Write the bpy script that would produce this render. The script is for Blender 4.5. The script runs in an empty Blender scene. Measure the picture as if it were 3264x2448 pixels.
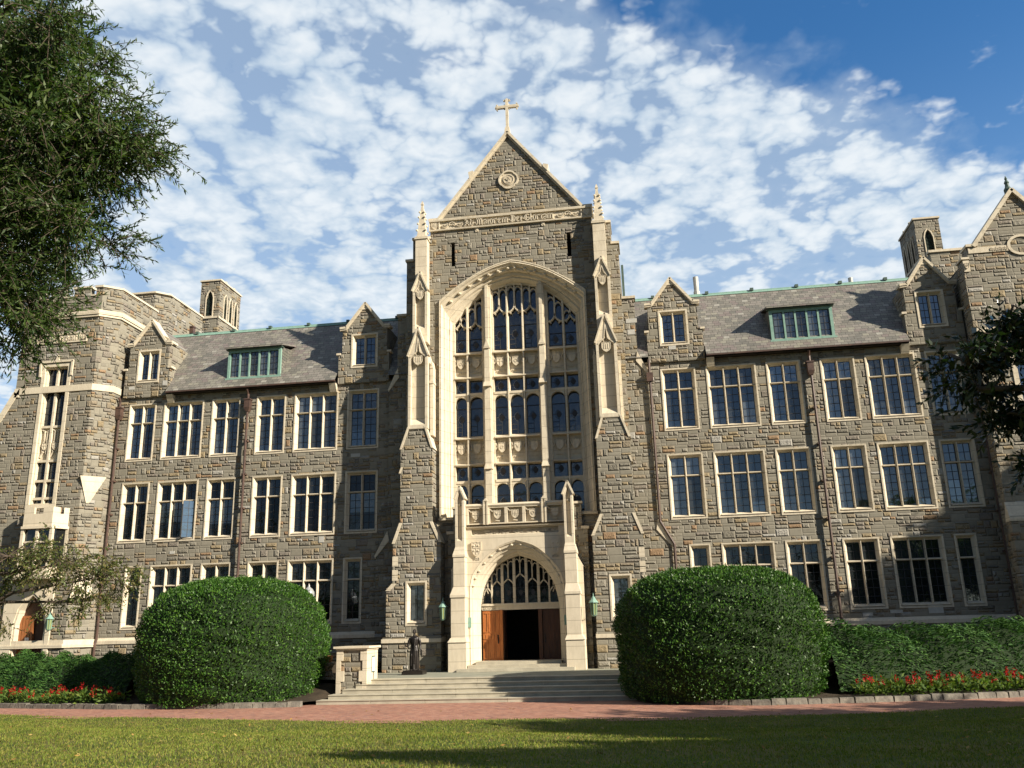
import bpy, bmesh, math, random
import numpy as np
from mathutils import Vector, Matrix
from mathutils.geometry import tessellate_polygon
random.seed(7); RNG = np.random.default_rng(11)
R = math.radians
sc = bpy.context.scene
COL = sc.collection

# ------------------------------------------------------------------ camera
cd = bpy.data.cameras.new("camera"); cam = bpy.data.objects.new("camera", cd); COL.objects.link(cam)
yaw, pitch, roll = -0.1463, 0.2768, -0.0261
fw = Vector((math.sin(yaw)*math.cos(pitch), math.cos(yaw)*math.cos(pitch), math.sin(pitch)))
rt = Vector((math.cos(yaw), -math.sin(yaw), 0)); up = rt.cross(fw)
r2 = math.cos(roll)*rt + math.sin(roll)*up; u2 = -math.sin(roll)*rt + math.cos(roll)*up
m = Matrix(((r2.x, u2.x, -fw.x, 6.8011), (r2.y, u2.y, -fw.y, -48.0), (r2.z, u2.z, -fw.z, 2.75), (0, 0, 0, 1)))
cam.matrix_world = m
cd.sensor_width = 36.0; cd.lens = 36.0*2774.49/3264.0; cd.clip_end = 3000; cd.clip_start = 0.1
sc.camera = cam

# ------------------------------------------------------------------ light
SUN_AZ, SUN_EL = R(65.5), R(27.0)                 # azimuth measured from the facade normal (-Y) towards +X
S = Vector((math.sin(SUN_AZ)*math.cos(SUN_EL), -math.cos(SUN_AZ)*math.cos(SUN_EL), math.sin(SUN_EL)))
sl = bpy.data.lights.new("sun", 'SUN'); sl.energy = 5.0; sl.angle = R(0.53); sl.color = (1.0, 0.90, 0.74)
so = bpy.data.objects.new("sun", sl); COL.objects.link(so)
so.rotation_euler = S.to_track_quat('Z', 'Y').to_euler(); so.location = (60, -40, 60)

world = bpy.data.worlds.new("World"); sc.world = world; world.use_nodes = True
sc.view_settings.view_transform = 'Standard'; sc.view_settings.look = 'None'
sc.view_settings.gamma = 1.0; sc.view_settings.exposure = 0.98; sc.view_settings.use_curve_mapping = False
sc.render.film_transparent = False
sc.cycles.max_bounces = 8; sc.cycles.transparent_max_bounces = 6

# ------------------------------------------------------------------ node helpers
class NT:
    def __init__(s, tree): s.t = tree; s.n = tree.nodes; s.l = tree.links
    def node(s, ty, **kw):
        n = s.n.new(ty)
        for k, v in kw.items(): setattr(n, k, v)
        return n
    def put(s, sock, v):
        if isinstance(v, (int, float)): sock.default_value = v
        elif isinstance(v, (tuple, list)): sock.default_value = v
        else: s.l.new(v, sock)
    def m(s, op, a, b=0.0, c=0.0):
        n = s.node('ShaderNodeMath', operation=op)
        s.put(n.inputs[0], a); s.put(n.inputs[1], b); s.put(n.inputs[2], c)
        return n.outputs[0]
    def add(s, a, b): return s.m('ADD', a, b)
    def sub(s, a, b): return s.m('SUBTRACT', a, b)
    def mul(s, a, b): return s.m('MULTIPLY', a, b)
    def div(s, a, b): return s.m('DIVIDE', a, b)
    def floor(s, a): return s.m('FLOOR', a)
    def fract(s, a): return s.m('FRACT', a)
    def mn(s, a, b): return s.m('MINIMUM', a, b)
    def gt(s, a, b): return s.m('GREATER_THAN', a, b)
    def lerp(s, a, b, f): return s.add(a, s.mul(s.sub(b, a), f))
    def sm(s, x, lo, hi):
        n = s.node('ShaderNodeMapRange', interpolation_type='SMOOTHSTEP')
        s.put(n.inputs[0], x); s.put(n.inputs[1], lo); s.put(n.inputs[2], hi); n.inputs[3].default_value = 0; n.inputs[4].default_value = 1
        return n.outputs[0]
    def xyz(s, x, y, z):
        n = s.node('ShaderNodeCombineXYZ'); s.put(n.inputs[0], x); s.put(n.inputs[1], y); s.put(n.inputs[2], z); return n.outputs[0]
    def sep(s, v):
        n = s.node('ShaderNodeSeparateXYZ'); s.put(n.inputs[0], v); return n.outputs
    def white(s, v):
        n = s.node('ShaderNodeTexWhiteNoise', noise_dimensions='3D'); s.put(n.inputs['Vector'], v); return n.outputs
    def noise(s, v, sc_, det=4, rough=.55, dist=0.0):
        n = s.node('ShaderNodeTexNoise'); 
        if v is not None: s.put(n.inputs['Vector'], v)
        n.inputs['Scale'].default_value = sc_; n.inputs['Detail'].default_value = det; n.inputs['Roughness'].default_value = rough; n.inputs['Distortion'].default_value = dist
        return n.outputs[0]
    def ramp(s, f, stops, interp='LINEAR'):
        n = s.node('ShaderNodeValToRGB'); n.color_ramp.interpolation = interp
        e = n.color_ramp.elements
        while len(e) < len(stops): e.new(0.5)
        for i, (p, c) in enumerate(stops): e[i].position = p; e[i].color = (*c, 1)
        s.put(n.inputs[0], f); return n.outputs[0]
    def mix(s, f, a, b, mode='MIX'):
        n = s.node('ShaderNodeMix', data_type='RGBA', blend_type=mode)
        s.put(n.inputs[0], f)
        for k, v in ((6, a), (7, b)):
            if isinstance(v, tuple): n.inputs[k].default_value = (*v, 1) if len(v) == 3 else v
            else: s.l.new(v, n.inputs[k])
        return n.outputs[2]
    def vscale(s, v, k):
        n = s.node('ShaderNodeVectorMath', operation='MULTIPLY'); s.put(n.inputs[0], v); n.inputs[1].default_value = k; return n.outputs[0]
    def pos(s): return s.node('ShaderNodeTexCoord').outputs['Object']
    def bump(s, h, dist, strength=1.0, nrm=None):
        n = s.node('ShaderNodeBump'); n.inputs['Strength'].default_value = strength; n.inputs['Distance'].default_value = dist
        s.put(n.inputs['Height'], h)
        if nrm is not None: s.l.new(nrm, n.inputs['Normal'])
        return n.outputs[0]

def mat(name, color=(.5, .5, .5), rough=.7, metal=0.0, spec=.3):
    M_ = bpy.data.materials.new(name); M_.use_nodes = True
    t = NT(M_.node_tree); b = t.n['Principled BSDF']
    if not isinstance(color, tuple): t.l.new(color, b.inputs['Base Color'])
    else: b.inputs['Base Color'].default_value = (*color, 1)
    b.inputs['Roughness'].default_value = rough; b.inputs['Metallic'].default_value = metal
    b.inputs['Specular IOR Level'].default_value = spec
    return M_, t, b

def blotch(name, c1, c2, scale=3.0, rough=.75, bumpd=0.01, spec=.3, metal=0.0, bscale=None, stretch=(1, 1, 1)):
    M_, t, b = mat(name, c1, rough, metal, spec)
    p = t.vscale(t.pos(), stretch); n = t.noise(p, scale, 6, .6); n2 = t.noise(p, bscale or scale*9, 4, .6)
    f = t.sm(t.add(t.mul(n, .75), t.mul(n2, .25)), .35, .65)
    t.l.new(t.mix(f, c1, c2), b.inputs['Base Color'])
    if bumpd: t.l.new(t.bump(n2, bumpd), b.inputs['Normal'])
    return M_

def stone_wall(name, H=.40, W=.66, ramp=None, bd=.07, seed=0.0):
    M_, t, b = mat(name, (.2, .2, .17), .85, 0, .25)
    P = t.pos(); x, y, z = t.sep(P)
    wob = t.mul(t.sub(t.noise(P, 1.7, 2), .5), .03)
    u = t.add(t.add(t.add(x, y), seed), wob); v = t.div(t.add(t.add(z, 20.0), wob), H)
    row = t.floor(v); fv = t.fract(v)
    r1 = t.white(t.xyz(row, 3.3, seed))[0]
    Wd = t.add(W*.75, t.mul(r1, W*.5)); uu = t.div(t.add(u, t.mul(r1, 9.7)), Wd)
    col = t.floor(uu); fu = t.fract(uu)
    c = t.sep(t.white(t.xyz(row, col, 1.7+seed))[1])
    s1 = t.add(.34, t.mul(c[1], .32)); use = t.gt(.84, c[0])
    up_ = t.mul(t.gt(fv, s1), use)
    lo = t.mul(up_, s1); hi = t.lerp(1.0, s1, t.mul(use, t.sub(1.0, up_)))
    hh = t.sub(hi, lo); fv2 = t.div(t.sub(fv, lo), hh)
    c2 = t.sep(t.white(t.xyz(t.add(t.mul(row, 2.0), up_), col, 5.1+seed))[1])
    s2 = t.add(.32, t.mul(c2[1], .36)); use2 = t.gt(.5, c2[0])
    rt_ = t.mul(t.gt(fu, s2), use2)
    lo2 = t.mul(rt_, s2); hi2 = t.lerp(1.0, s2, t.mul(use2, t.sub(1.0, rt_)))
    ww = t.sub(hi2, lo2); fu2 = t.div(t.sub(fu, lo2), ww)
    du = t.mul(t.mn(fu2, t.sub(1.0, fu2)), t.mul(ww, Wd)); dv = t.mul(t.mn(fv2, t.sub(1.0, fv2)), t.mul(hh, H))
    d = t.mn(du, dv)
    w3 = t.white(t.xyz(t.add(t.mul(row, 2.0), up_), t.add(t.mul(col, 2.0), rt_), 9.2+seed))
    hv = w3[0]; c3 = t.sep(w3[1])
    stops = ramp or [(0, (.205, .190, .150)), (.22, (.235, .217, .172)), (.40, (.175, .162, .130)), (.52, (.275, .255, .208)), (.67, (.25, .20, .135)), (.78, (.30, .228, .125)), (.875, (.30, .175, .085)), (.90, (.215, .185, .155)), (.975, (.40, .385, .35))]
    base = t.ramp(hv, stops, 'CONSTANT')
    n1 = t.noise(P, 5.0, 6, .65); n2 = t.noise(P, 26.0, 4, .6); n3 = t.noise(P, .35, 3)
    base = t.mix(.30, base, (.255, .232, .185)); shade = t.add(.62, t.add(t.mul(n1, .45), t.mul(n3, .3)))
    base = t.mix(1.0, base, t.xyz(shade, shade, shade), 'MULTIPLY')
    mort = t.sm(d, .006, .017)
    base = t.mix(t.mul(t.sub(1.0, mort), .5), base, (.215, .195, .155))
    t.l.new(base, b.inputs['Base Color'])
    rock = t.gt(c3[0], .42)                                # some stones rock-faced, others sawn flat
    tilt = t.mul(t.sub(c3[1], .5), .5)
    rough = t.mul(t.add(t.mul(t.noise(P, 8.5, 6, .65), 1.9), t.mul(n2, .35)), rock)
    h = t.add(t.mul(t.sm(d, .0, .05), .15), t.add(t.mul(rough, t.sm(d, .0, .08)), t.mul(c3[2], .35)))
    t.l.new(t.bump(h, bd), b.inputs['Normal'])
    return M_

def brickish(name, W, H, stops, mortar, mw, bd, axis='xz', rough=.7, spec=.3, nz=.4, squash=.5):
    M_, t, b = mat(name, (.2, .2, .2), rough, 0, spec)
    P = t.pos(); x, y, z = t.sep(P)
    if axis == 'xz': u, v = t.add(x, y), t.add(z, 50.0)
    elif axis == 'roof': u, v = x, t.add(t.mul(z, 1.28), 50.0)
    else: u, v = t.add(x, 100.0), t.add(y, 100.0)
    vv = t.div(v, H); row = t.floor(vv); fv = t.fract(vv)
    off = t.mul(t.m('MODULO', row, 2.0), squash); uu = t.add(t.add(t.div(u, W), off), t.mul(t.white(t.xyz(row, 1.0, 2.0))[0], nz))
    col = t.floor(uu); fu = t.fract(uu)
    w = t.white(t.xyz(row, col, 4.0)); base = t.ramp(w[0], stops, 'CONSTANT')
    n1 = t.noise(P, 4.0, 5); n2 = t.noise(P, .4, 3)
    s_ = t.add(.55, t.add(t.mul(n1, .5), t.mul(n2, .4))); base = t.mix(1.0, base, t.xyz(s_, s_, s_), 'MULTIPLY')
    d = t.mn(t.mul(t.mn(fu, t.sub(1.0, fu)), W), t.mul(t.mn(fv, t.sub(1.0, fv)), H)); mo = t.sm(d, mw*.4, mw)
    t.l.new(t.mix(mo, mortar, base), b.inputs['Base Color'])
    if axis == 'roof': h = t.add(t.mul(t.sub(1.0, fv), 1.0), t.mul(t.sep(w[1])[0], .4)); h = t.mul(h, t.sm(t.mul(t.mn(fu, t.sub(1.0, fu)), W), .0, .012))
    else: h = t.add(mo, t.mul(n1, .5))
    t.l.new(t.bump(h, bd), b.inputs['Normal'])
    return M_

STONE = stone_wall("rubble_stone")
STONE2 = stone_wall("rubble_stone_wing", seed=31.0)
LIME = None
def limestone(name, c1=(.62, .55, .425), c2=(.49, .425, .32), joints=True):
    M_, t, b = mat(name, c1, .8, 0, .25)
    P = t.pos(); x, y, z = t.sep(P)
    n = t.noise(P, 1.3, 6, .65); n2 = t.noise(t.vscale(P, (3, 3, .7)), 3.0, 5, .6); n3 = t.noise(P, 40.0, 3)
    f = t.sm(t.add(t.mul(n, .5), t.mul(n2, .5)), .38, .68)
    c = t.mix(f, c1, c2)
    st = t.sm(t.noise(t.vscale(P, (1, 1, .35)), 2.2, 5, .7), .60, .78)
    c = t.mix(t.mul(st, .75), c, (.25, .215, .16))
    if joints:
        fv = t.fract(t.div(t.add(z, 3.0), .62)); d = t.mul(t.mn(fv, t.sub(1.0, fv)), .62)
        c = t.mix(t.sm(d, .004, .016), (.29, .25, .185), c)
    t.l.new(c, b.inputs['Base Color'])
    t.l.new(t.bump(t.add(n3, t.mul(n2, .8)), .006), b.inputs['Normal'])
    return M_
LIME = limestone("carved_limestone")
LIMEP = limestone("portal_limestone", (.60, .53, .41), (.52, .455, .345))
SLATE = brickish("roof_slate", .36, .24, [(0, (.16, .15, .13)), (.3, (.19, .175, .155)), (.5, (.13, .125, .11)), (.68, (.165, .14, .13)), (.82, (.21, .20, .165)), (.95, (.26, .25, .22))], (.03, .03, .03), .012, .03, 'roof', .6, .35)
SLATEV = brickish("slate_cheek", .30, .2, [(0, (.12, .12, .10)), (.4, (.15, .14, .12)), (.8, (.10, .10, .09))], (.03, .03, .03), .012, .02, 'xz', .6, .35)
COPPER = blotch("green_copper", (.16, .29, .24), (.23, .36, .30), 5, .65, .004)
COPPERD = blotch("dark_copper", (.055, .09, .075), (.09, .13, .11), 5, .6, .004)
PIPE = blotch("brown_copper_pipe", (.055, .035, .03), (.10, .06, .045), 4, .5, .003, .4)
LEAD = blotch("leaded_bar", (.03, .03, .032), (.045, .045, .05), 8, .5, 0)
LEADL = blotch("leaded_bar_light", (.22, .22, .22), (.30, .30, .29), 8, .4, 0)
WOODD = None
def wood(name, c1, c2):
    M_, t, b = mat(name, c1, .45, 0, .4)
    P = t.pos(); n = t.noise(t.vscale(P, (14, 14, 1.2)), 2.0, 6, .6, .6); t.l.new(t.mix(t.sm(n, .3, .7), c1, c2), b.inputs['Base Color'])
    t.l.new(t.bump(n, .006), b.inputs['Normal']); return M_
WOOD = wood("oak_door", (.52, .19, .05), (.34, .11, .03))
WOODK = wood("dark_oak_door", (.10, .04, .018), (.06, .025, .012))
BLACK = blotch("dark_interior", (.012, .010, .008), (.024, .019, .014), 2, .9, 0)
BRONZE = blotch("dark_bronze", (.014, .011, .010), (.026, .021, .018), 6, .36, .004, .5, .3)
STEPM = blotch("step_granite", (.47, .43, .335), (.35, .32, .25), 1.6, .8, .006, bscale=30)
KERBM = blotch("kerb_stone", (.22, .20, .165), (.12, .11, .095), 2.5, .85, .03, bscale=9)
PAVE = brickish("brick_paving", .21, .105, [(0, (.33, .165, .115)), (.25, (.40, .20, .14)), (.5, (.28, .13, .095)), (.75, (.36, .20, .15)), (.93, (.22, .12, .10))], (.25, .17, .13), .008, .006, 'xy', .85, .25)
SOIL = blotch("soil", (.055, .04, .025), (.03, .022, .014), 2, .95, .03)
TERR = blotch("terrace_flagstone", (.29, .29, .23), (.22, .225, .18), 1.5, .8, .006, bscale=25)
BARK = blotch("bark", (.10, .075, .055), (.05, .038, .028), 3, .9, .03, bscale=18, stretch=(1, 1, .25))
PIPEG = blotch("galvanised_pipe", (.5, .5, .48), (.4, .4, .38), 3, .5, .003)
WHITE = blotch("white_sign", (.75, .75, .73), (.68, .68, .66), 3, .6, 0)

def glass_mat(name, dark, refl, tint):
    M_ = bpy.data.materials.new(name); M_.use_nodes = True; t = NT(M_.node_tree)
    t.n.remove(t.n['Principled BSDF']); out = t.n['Material Output']
    P = t.pos(); isl = t.node('ShaderNodeNewGeometry').outputs['Random Per Island']
    dif = t.node('ShaderNodeBsdfDiffuse'); n = t.noise(t.vscale(P, (1, 1, .5)), .8, 3)
    cc = t.mix(t.sm(isl, .25, .95), (dark[0]*.4, dark[1]*.4, dark[2]*.4), (dark[0]*1.5, dark[1]*1.5, dark[2]*1.5))
    t.l.new(cc, dif.inputs['Color'])
    gl = t.node('ShaderNodeBsdfGlossy'); gl.inputs['Roughness'].default_value = .04; gl.inputs['Color'].default_value = (*tint, 1)
    nb = t.bump(t.noise(P, 1.6, 2), .02, .5); t.l.new(nb, gl.inputs['Normal'])
    mx = t.node('ShaderNodeMixShader'); t.put(mx.inputs[0], t.add(refl*.55, t.mul(isl, refl*.9)))
    t.l.new(dif.outputs[0], mx.inputs[1]); t.l.new(gl.outputs[0], mx.inputs[2]); t.l.new(mx.outputs[0], out.inputs['Surface'])
    return M_
GLASS = glass_mat("window_glass", (.024, .030, .034), .20, (.85, .93, 1.0))
GLASSB = glass_mat("window_glass_blind", (.075, .085, .09), .17, (.85, .93, 1.0))
GLASSL = glass_mat("window_glass_dim", (.013, .014, .014), .07, (.8, .9, 1.0))
GLASSK = glass_mat("leaded_dark_glass", (.008, .009, .010), .05, (.8, .9, 1.0))
GLASSW = glass_mat("great_window_glass", (.022, .025, .030), .085, (.8, .9, 1.0))
GLASSM = glass_mat("mirror_glass", (.02, .03, .04), .42, (.8, .92, 1.0))

# ------------------------------------------------------------------ mesh helpers
class MB:
    def __init__(s): s.v = []; s.f = []; s.k = []
    def addv(s, pts): n = len(s.v); s.v += [tuple(p) for p in pts]; return n
    def poly(s, pts, m=0):
        n = s.addv(pts); s.f.append(tuple(range(n, n+len(pts)))); s.k.append(m)
    def box(s, x0, x1, y0, y1, z0, z1, m=0):
        x0, x1 = min(x0, x1), max(x0, x1)
        n = s.addv([(x, y, z) for z in (z0, z1) for y in (y0, y1) for x in (x0, x1)])
        for q in ((0, 2, 3, 1), (4, 5, 7, 6), (0, 1, 5, 4), (2, 6, 7, 3), (0, 4, 6, 2), (1, 3, 7, 5)):
            s.f.append(tuple(n+i for i in q)); s.k.append(m)
    def hexa(s, p, m=0):      # 8 points: bottom ring 4, top ring 4
        n = s.addv(p)
        for q in ((3, 2, 1, 0), (4, 5, 6, 7), (0, 1, 5, 4), (1, 2, 6, 5), (2, 3, 7, 6), (3, 0, 4, 7)):
            s.f.append(tuple(n+i for i in q)); s.k.append(m)
    def prism(s, outer, holes, y0, y1, m=0, fx=None):
        """XZ polygon (with holes) pushed from y0 to y1; fx maps (x,y,z) to other planes"""
        fx = fx or (lambda x, y, z: (x, y, z))
        loops = [outer]+list(holes)
        tris = tessellate_polygon([[Vector((a, b, 0)) for a, b in lp] for lp in loops])
        flat = [p for lp in loops for p in lp]
        for yy in (y0, y1):
            n = s.addv([fx(a, yy, b) for a, b in flat])
            for t in tris: s.f.append(tuple(n+i for i in t)); s.k.append(m)
        for lp in loops:
            n = s.addv([fx(a, y0, b) for a, b in lp]+[fx(a, y1, b) for a, b in lp]); L = len(lp)
            for i in range(L): j = (i+1) % L; s.f.append((n+i, n+j, n+L+j, n+L+i)); s.k.append(m)
    def loft(s, rings, m=0, close=False):
        L = len(rings[0]); n = s.addv([p for r in rings for p in r])
        for a in range(len(rings)-1):
            for i in range(L if close else L-1):
                j = (i+1) % L; s.f.append((n+a*L+i, n+a*L+j, n+(a+1)*L+j, n+(a+1)*L+i)); s.k.append(m)
    def cap(s, ring, m=0): s.poly(ring, m)
    def tube(s, pts, r, n=8, m=0, caps=True):
        pts = [Vector(p) for p in pts]; rr = r if isinstance(r, (list, tuple)) else [r]*len(pts); rings = []
        for i, p in enumerate(pts):
            d = (pts[min(i+1, len(pts)-1)]-pts[max(i-1, 0)]).normalized()
            a = d.cross(Vector((0, 0, 1)) if abs(d.z) < .95 else Vector((1, 0, 0))).normalized(); b = d.cross(a)
            rings.append([tuple(p+rr[i]*(math.cos(q)*a+math.sin(q)*b)) for q in [2*math.pi*k/n for k in range(n)]])
        s.loft(rings, m, True)
        if caps: s.poly(rings[0][::-1], m); s.poly(rings[-1], m)
    def lathe(s, c, prof, n=16, m=0, sx=1, sy=1):
        rings = [[(c[0]+sx*r*math.cos(2*math.pi*k/n), c[1]+sy*r*math.sin(2*math.pi*k/n), c[2]+z) for k in range(n)] for r, z in prof]
        s.loft(rings, m, True); s.poly(rings[0][::-1], m); s.poly(rings[-1], m)
    def strip(s, pts, w, y0, y1, m=0, fx=None):
        """bar of width w along an XZ polyline, from y0 to y1"""
        for (a, b), (c, d) in zip(pts[:-1], pts[1:]):
            L = math.hypot(c-a, d-b)
            if L < 1e-6: continue
            ux, uz = (c-a)/L, (d-b)/L; e = w*.12; nx, nz = -uz*w/2, ux*w/2
            a2, b2, c2, d2 = a-ux*e, b-uz*e, c+ux*e, d+uz*e
            P = [(a2+nx, b2+nz), (a2-nx, b2-nz), (c2-nx, d2-nz), (c2+nx, d2+nz)]
            f = fx or (lambda x, y, z: (x, y, z))
            s.hexa([f(x, y0, z) for x, z in P]+[f(x, y1, z) for x, z in P], m)
    SPLIT = {"wing_trim", "tower_coping", "coping", "repair_stone", "turret_trim", "weathering", "tower_roof", "eave", "cheek", "window_backing", "vestibule", "side_door", "door_post", "wing_wall", "tower_wall", "water_table", "window_frame", "buttress_wall", "frieze", "dormer_roof", "side_coping"}
    def clusters(s):
        par = list(range(len(s.f))); V = np.array(s.v)
        def find(a):
            while par[a] != a: par[a] = par[par[a]]; a = par[a]
            return a
        seen = {}
        for i, f in enumerate(s.f):
            for v in f:
                k = tuple(np.round(V[v], 4))
                if k in seen: par[find(i)] = find(seen[k])
                else: seen[k] = i
        g = {}
        for i in range(len(s.f)): g.setdefault(find(i), []).append(i)
        L = list(g.values()); bb = []
        for q in L: P = V[[v for i in q for v in s.f[i]]]; bb.append((P.min(0)-.03, P.max(0)+.03))
        p2 = list(range(len(L)))
        def f2(a):
            while p2[a] != a: a = p2[a]
            return a
        for a in range(len(L)):
            for b in range(a): 
                if (bb[a][0] <= bb[b][1]).all() and (bb[b][0] <= bb[a][1]).all(): p2[f2(a)] = f2(b)
        o = {}
        for a in range(len(L)): o.setdefault(f2(a), []).extend(L[a])
        return list(o.values())
    def build(s, name, mats, parent=None, smooth=False, label=None):
        if name in MB.SPLIT:
            C_ = s.clusters()
            if len(C_) > 1:
                for q in C_:
                    n_ = MB(); mp = {}
                    for i in sorted(q):
                        for v in s.f[i]:
                            if v not in mp: mp[v] = len(n_.v); n_.v.append(s.v[v])
                        n_.f.append(tuple(mp[v] for v in s.f[i])); n_.k.append(s.k[i])
                    o = n_._build(name, mats, parent, smooth, label)
                return o
        return s._build(name, mats, parent, smooth, label)
    def _build(s, name, mats, parent=None, smooth=False, label=None):
        me = bpy.data.meshes.new(name); me.from_pydata(s.v, [], s.f)
        mats = mats if isinstance(mats, (list, tuple)) else [mats]
        for q in mats: me.materials.append(q)
        me.polygons.foreach_set('material_index', s.k)
        bm = bmesh.new(); bm.from_mesh(me); bmesh.ops.remove_doubles(bm, verts=bm.verts, dist=1e-5); bmesh.ops.recalc_face_normals(bm, faces=bm.faces); bm.to_mesh(me); bm.free()
        if smooth: me.polygons.foreach_set('use_smooth', [True]*len(me.polygons))
        me.update()
        o = bpy.data.objects.new(name, me); COL.objects.link(o)
        if parent: o.parent = parent
        if label: o['label'] = label
        return o
def tag(o, label=None, cat=None, group=None, kind=None):
    if label: o['label'] = label
    if cat: o['category'] = cat
    if group: o['group'] = group
    if kind: o['kind'] = kind
    return o
def thing(name, label, cat, loc=(0, 0, 0), group=None):
    o = bpy.data.objects.new(name, None); o.empty_display_size = .2; COL.objects.link(o); o.location = loc
    return tag(o, label, cat, group)
def copy_tree(o, parent=None):
    c = o.copy(); COL.objects.link(c); c.parent = parent
    for ch in list(o.children): copy_tree(ch, c)
    return c
def rect(x0, x1, z0, z1):
    x0, x1 = min(x0, x1), max(x0, x1); return [(x0, z0), (x1, z0), (x1, z1), (x0, z1)]
def inset(r, d): return rect(r[0][0]+d, r[2][0]-d, r[0][1]+d, r[2][1]-d)
def mir(pts): return [(-x, z) for x, z in pts][::-1]

#HALL
exec_hall = True
HALL = thing("stone_hall", "grey stone collegiate hall with gabled central tower, tall arched window and cream limestone trim", "building", (0, 0, 0))

# ---- windows of the long fronts --------------------------------------------------------------
def window(parent, x0, x1, z0, z1, lights, trans=None, y=0.0, glass=None, name="window", rows=(2, 5), ir=.15, open_light=None, label=None, blind=0):
    """stone surround, mullions and leaded lights; x0<x1"""
    f = MB(); R0 = rect(x0, x1, z0, z1)
    ja = ir-.07
    def rg(d_, yy): return [(p[0], yy, p[1]) for p in inset(R0, d_)]
    f.loft([rg(.04, y+.34), rg(.04, y-.001), rg(0, y-.001), rg(0, y-.035), rg(ja, y-.035), rg(ja+.015, y+.0), rg(ir+.02, y+.17), rg(ir+.06, y+.20), rg(ir+.06, y+.34)], 0, True)
    a, b = x0+ir+.06, x1-ir-.06; c, d = z0+ir+.06, z1-ir-.06
    mw = .115; w = (b-a-(lights-1)*mw)/lights
    # sloping sill and head shadow line
    f.hexa([(x0+ir, y-.06, z0+ir-.02), (x1-ir, y-.06, z0+ir-.02), (x1-ir, y+.26, z0+ir-.02), (x0+ir, y+.26, z0+ir-.02), (x0+ir, y-.06, z0+ir+.005), (x1-ir, y-.06, z0+ir+.005), (x1-ir, y+.26, z0+ir+.13), (x0+ir, y+.26, z0+ir+.13)])
    for i in range(1, lights):
        xm = a+i*w+(i-1)*mw
        f.hexa([(xm+.04, y+.02, c-.06), (xm+mw-.04, y+.02, c-.06), (xm+mw, y+.27, c-.06), (xm, y+.27, c-.06), (xm+.04, y+.02, d+.06), (xm+mw-.04, y+.02, d+.06), (xm+mw, y+.27, d+.06), (xm, y+.27, d+.06)])
    if trans: f.hexa([(a-.06, y+.06, trans-.03), (b+.06, y+.06, trans-.03), (b+.06, y+.262, trans-.06), (a-.06, y+.262, trans-.06), (a-.06, y+.06, trans+.02), (b+.06, y+.06, trans+.02), (b+.06, y+.262, trans+.06), (a-.06, y+.262, trans+.06)])
    fo = f.build(name, [LIME], parent, label=label)
    g = MB(); gm = glass or GLASS
    for i in range(lights):
        gx0 = a+i*(w+mw); gx1 = gx0+w
        segs = [(c, trans-.055, rows[1]), (trans+.055, d, rows[0])] if trans else [(c, d, rows[1])]
        for k, (za, zb, nr) in enumerate(segs):
            if open_light == (i, k):       # open casement swung outwards
                cm = MB(); ww = w; ang = R(38); ux, uy = -math.cos(ang), -math.sin(ang)
                P = lambda s_, z_, o_=0.0: (gx1-.02+ux*s_+uy*o_*-1, y+.2+uy*s_+ux*o_, z_)
                cm.poly([P(0, za), P(ww, za), P(ww, zb), P(0, zb)], 1)
                for q in (0, .5, 1): cm.hexa([P(max(0, ww*q-.012), zz, oo) for zz in (za, zb) for oo in (0,)][:0] or [P(ww*q-.014, za, -.015), P(ww*q+.014, za, -.015), P(ww*q+.014, za, .015), P(ww*q-.014, za, .015), P(ww*q-.014, zb, -.015), P(ww*q+.014, zb, -.015), P(ww*q+.014, zb, .015), P(ww*q-.014, zb, .015)])
                for q in range(nr+1):
                    zq = za+(zb-za)*q/nr; cm.hexa([P(0, zq-.01, -.015), P(ww, zq-.01, -.015), P(ww, zq-.01, .015), P(0, zq-.01, .015), P(0, zq+.01, -.015), P(ww, zq+.01, -.015), P(ww, zq+.01, .015), P(0, zq+.01, .015)])
                cm.build("casement", [LEAD, GLASSM], fo, label="open casement reflecting the pale sky")
                g.poly([(gx0-.05, y+.32, za-.03), (gx1+.05, y+.32, za-.03), (gx1+.05, y+.32, zb+.03), (gx0-.05, y+.32, zb+.03)], 2); continue
            e = (random.random()-.5)*.012; e2 = (random.random()-.5)*.012
            zl = za-.04
            if blind and k == 0 and zb-za > 1.5:
                zm_ = za+(zb-za)*blind*random.choice((1, 1, .8)); g.poly([(gx0-.05, y+.25-e, za-.04), (gx1+.05, y+.25+e, za-.04), (gx1+.05, y+.25+e, zm_), (gx0-.05, y+.25-e, zm_)], 1); zl = zm_
                g.poly([(gx0-.05, y+.251-e, zl), (gx1+.05, y+.251+e, zl), (gx1+.05, y+.251+e+e2, zb+.04), (gx0-.05, y+.251-e+e2, zb+.04)], 3)
            else: g.poly([(gx0-.05, y+.25-e, zl), (gx1+.05, y+.25+e, zl), (gx1+.05, y+.25+e+e2, zb+.04), (gx0-.05, y+.25-e+e2, zb+.04)], 1)
            for q in (gx0+.012, (gx0+gx1)/2, gx1-.012): g.box(q-(.018 if q in (gx0+.012, gx1-.012) else .009), q+(.018 if q in (gx0+.012, gx1-.012) else .013), y+.222, y+.238, za-.02, zb+.02)
            for q in range(nr+1):
                zq = za+(zb-za)*q/nr; hb = .022 if q in (0, nr) else .013
                g.box(gx0, gx1, y+.225, y+.235, zq-hb, zq+hb)
    g.build("glazing", [LEAD, gm, BLACK, GLASSB if gm is not GLASSB else GLASS], fo)
    return fo

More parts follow.
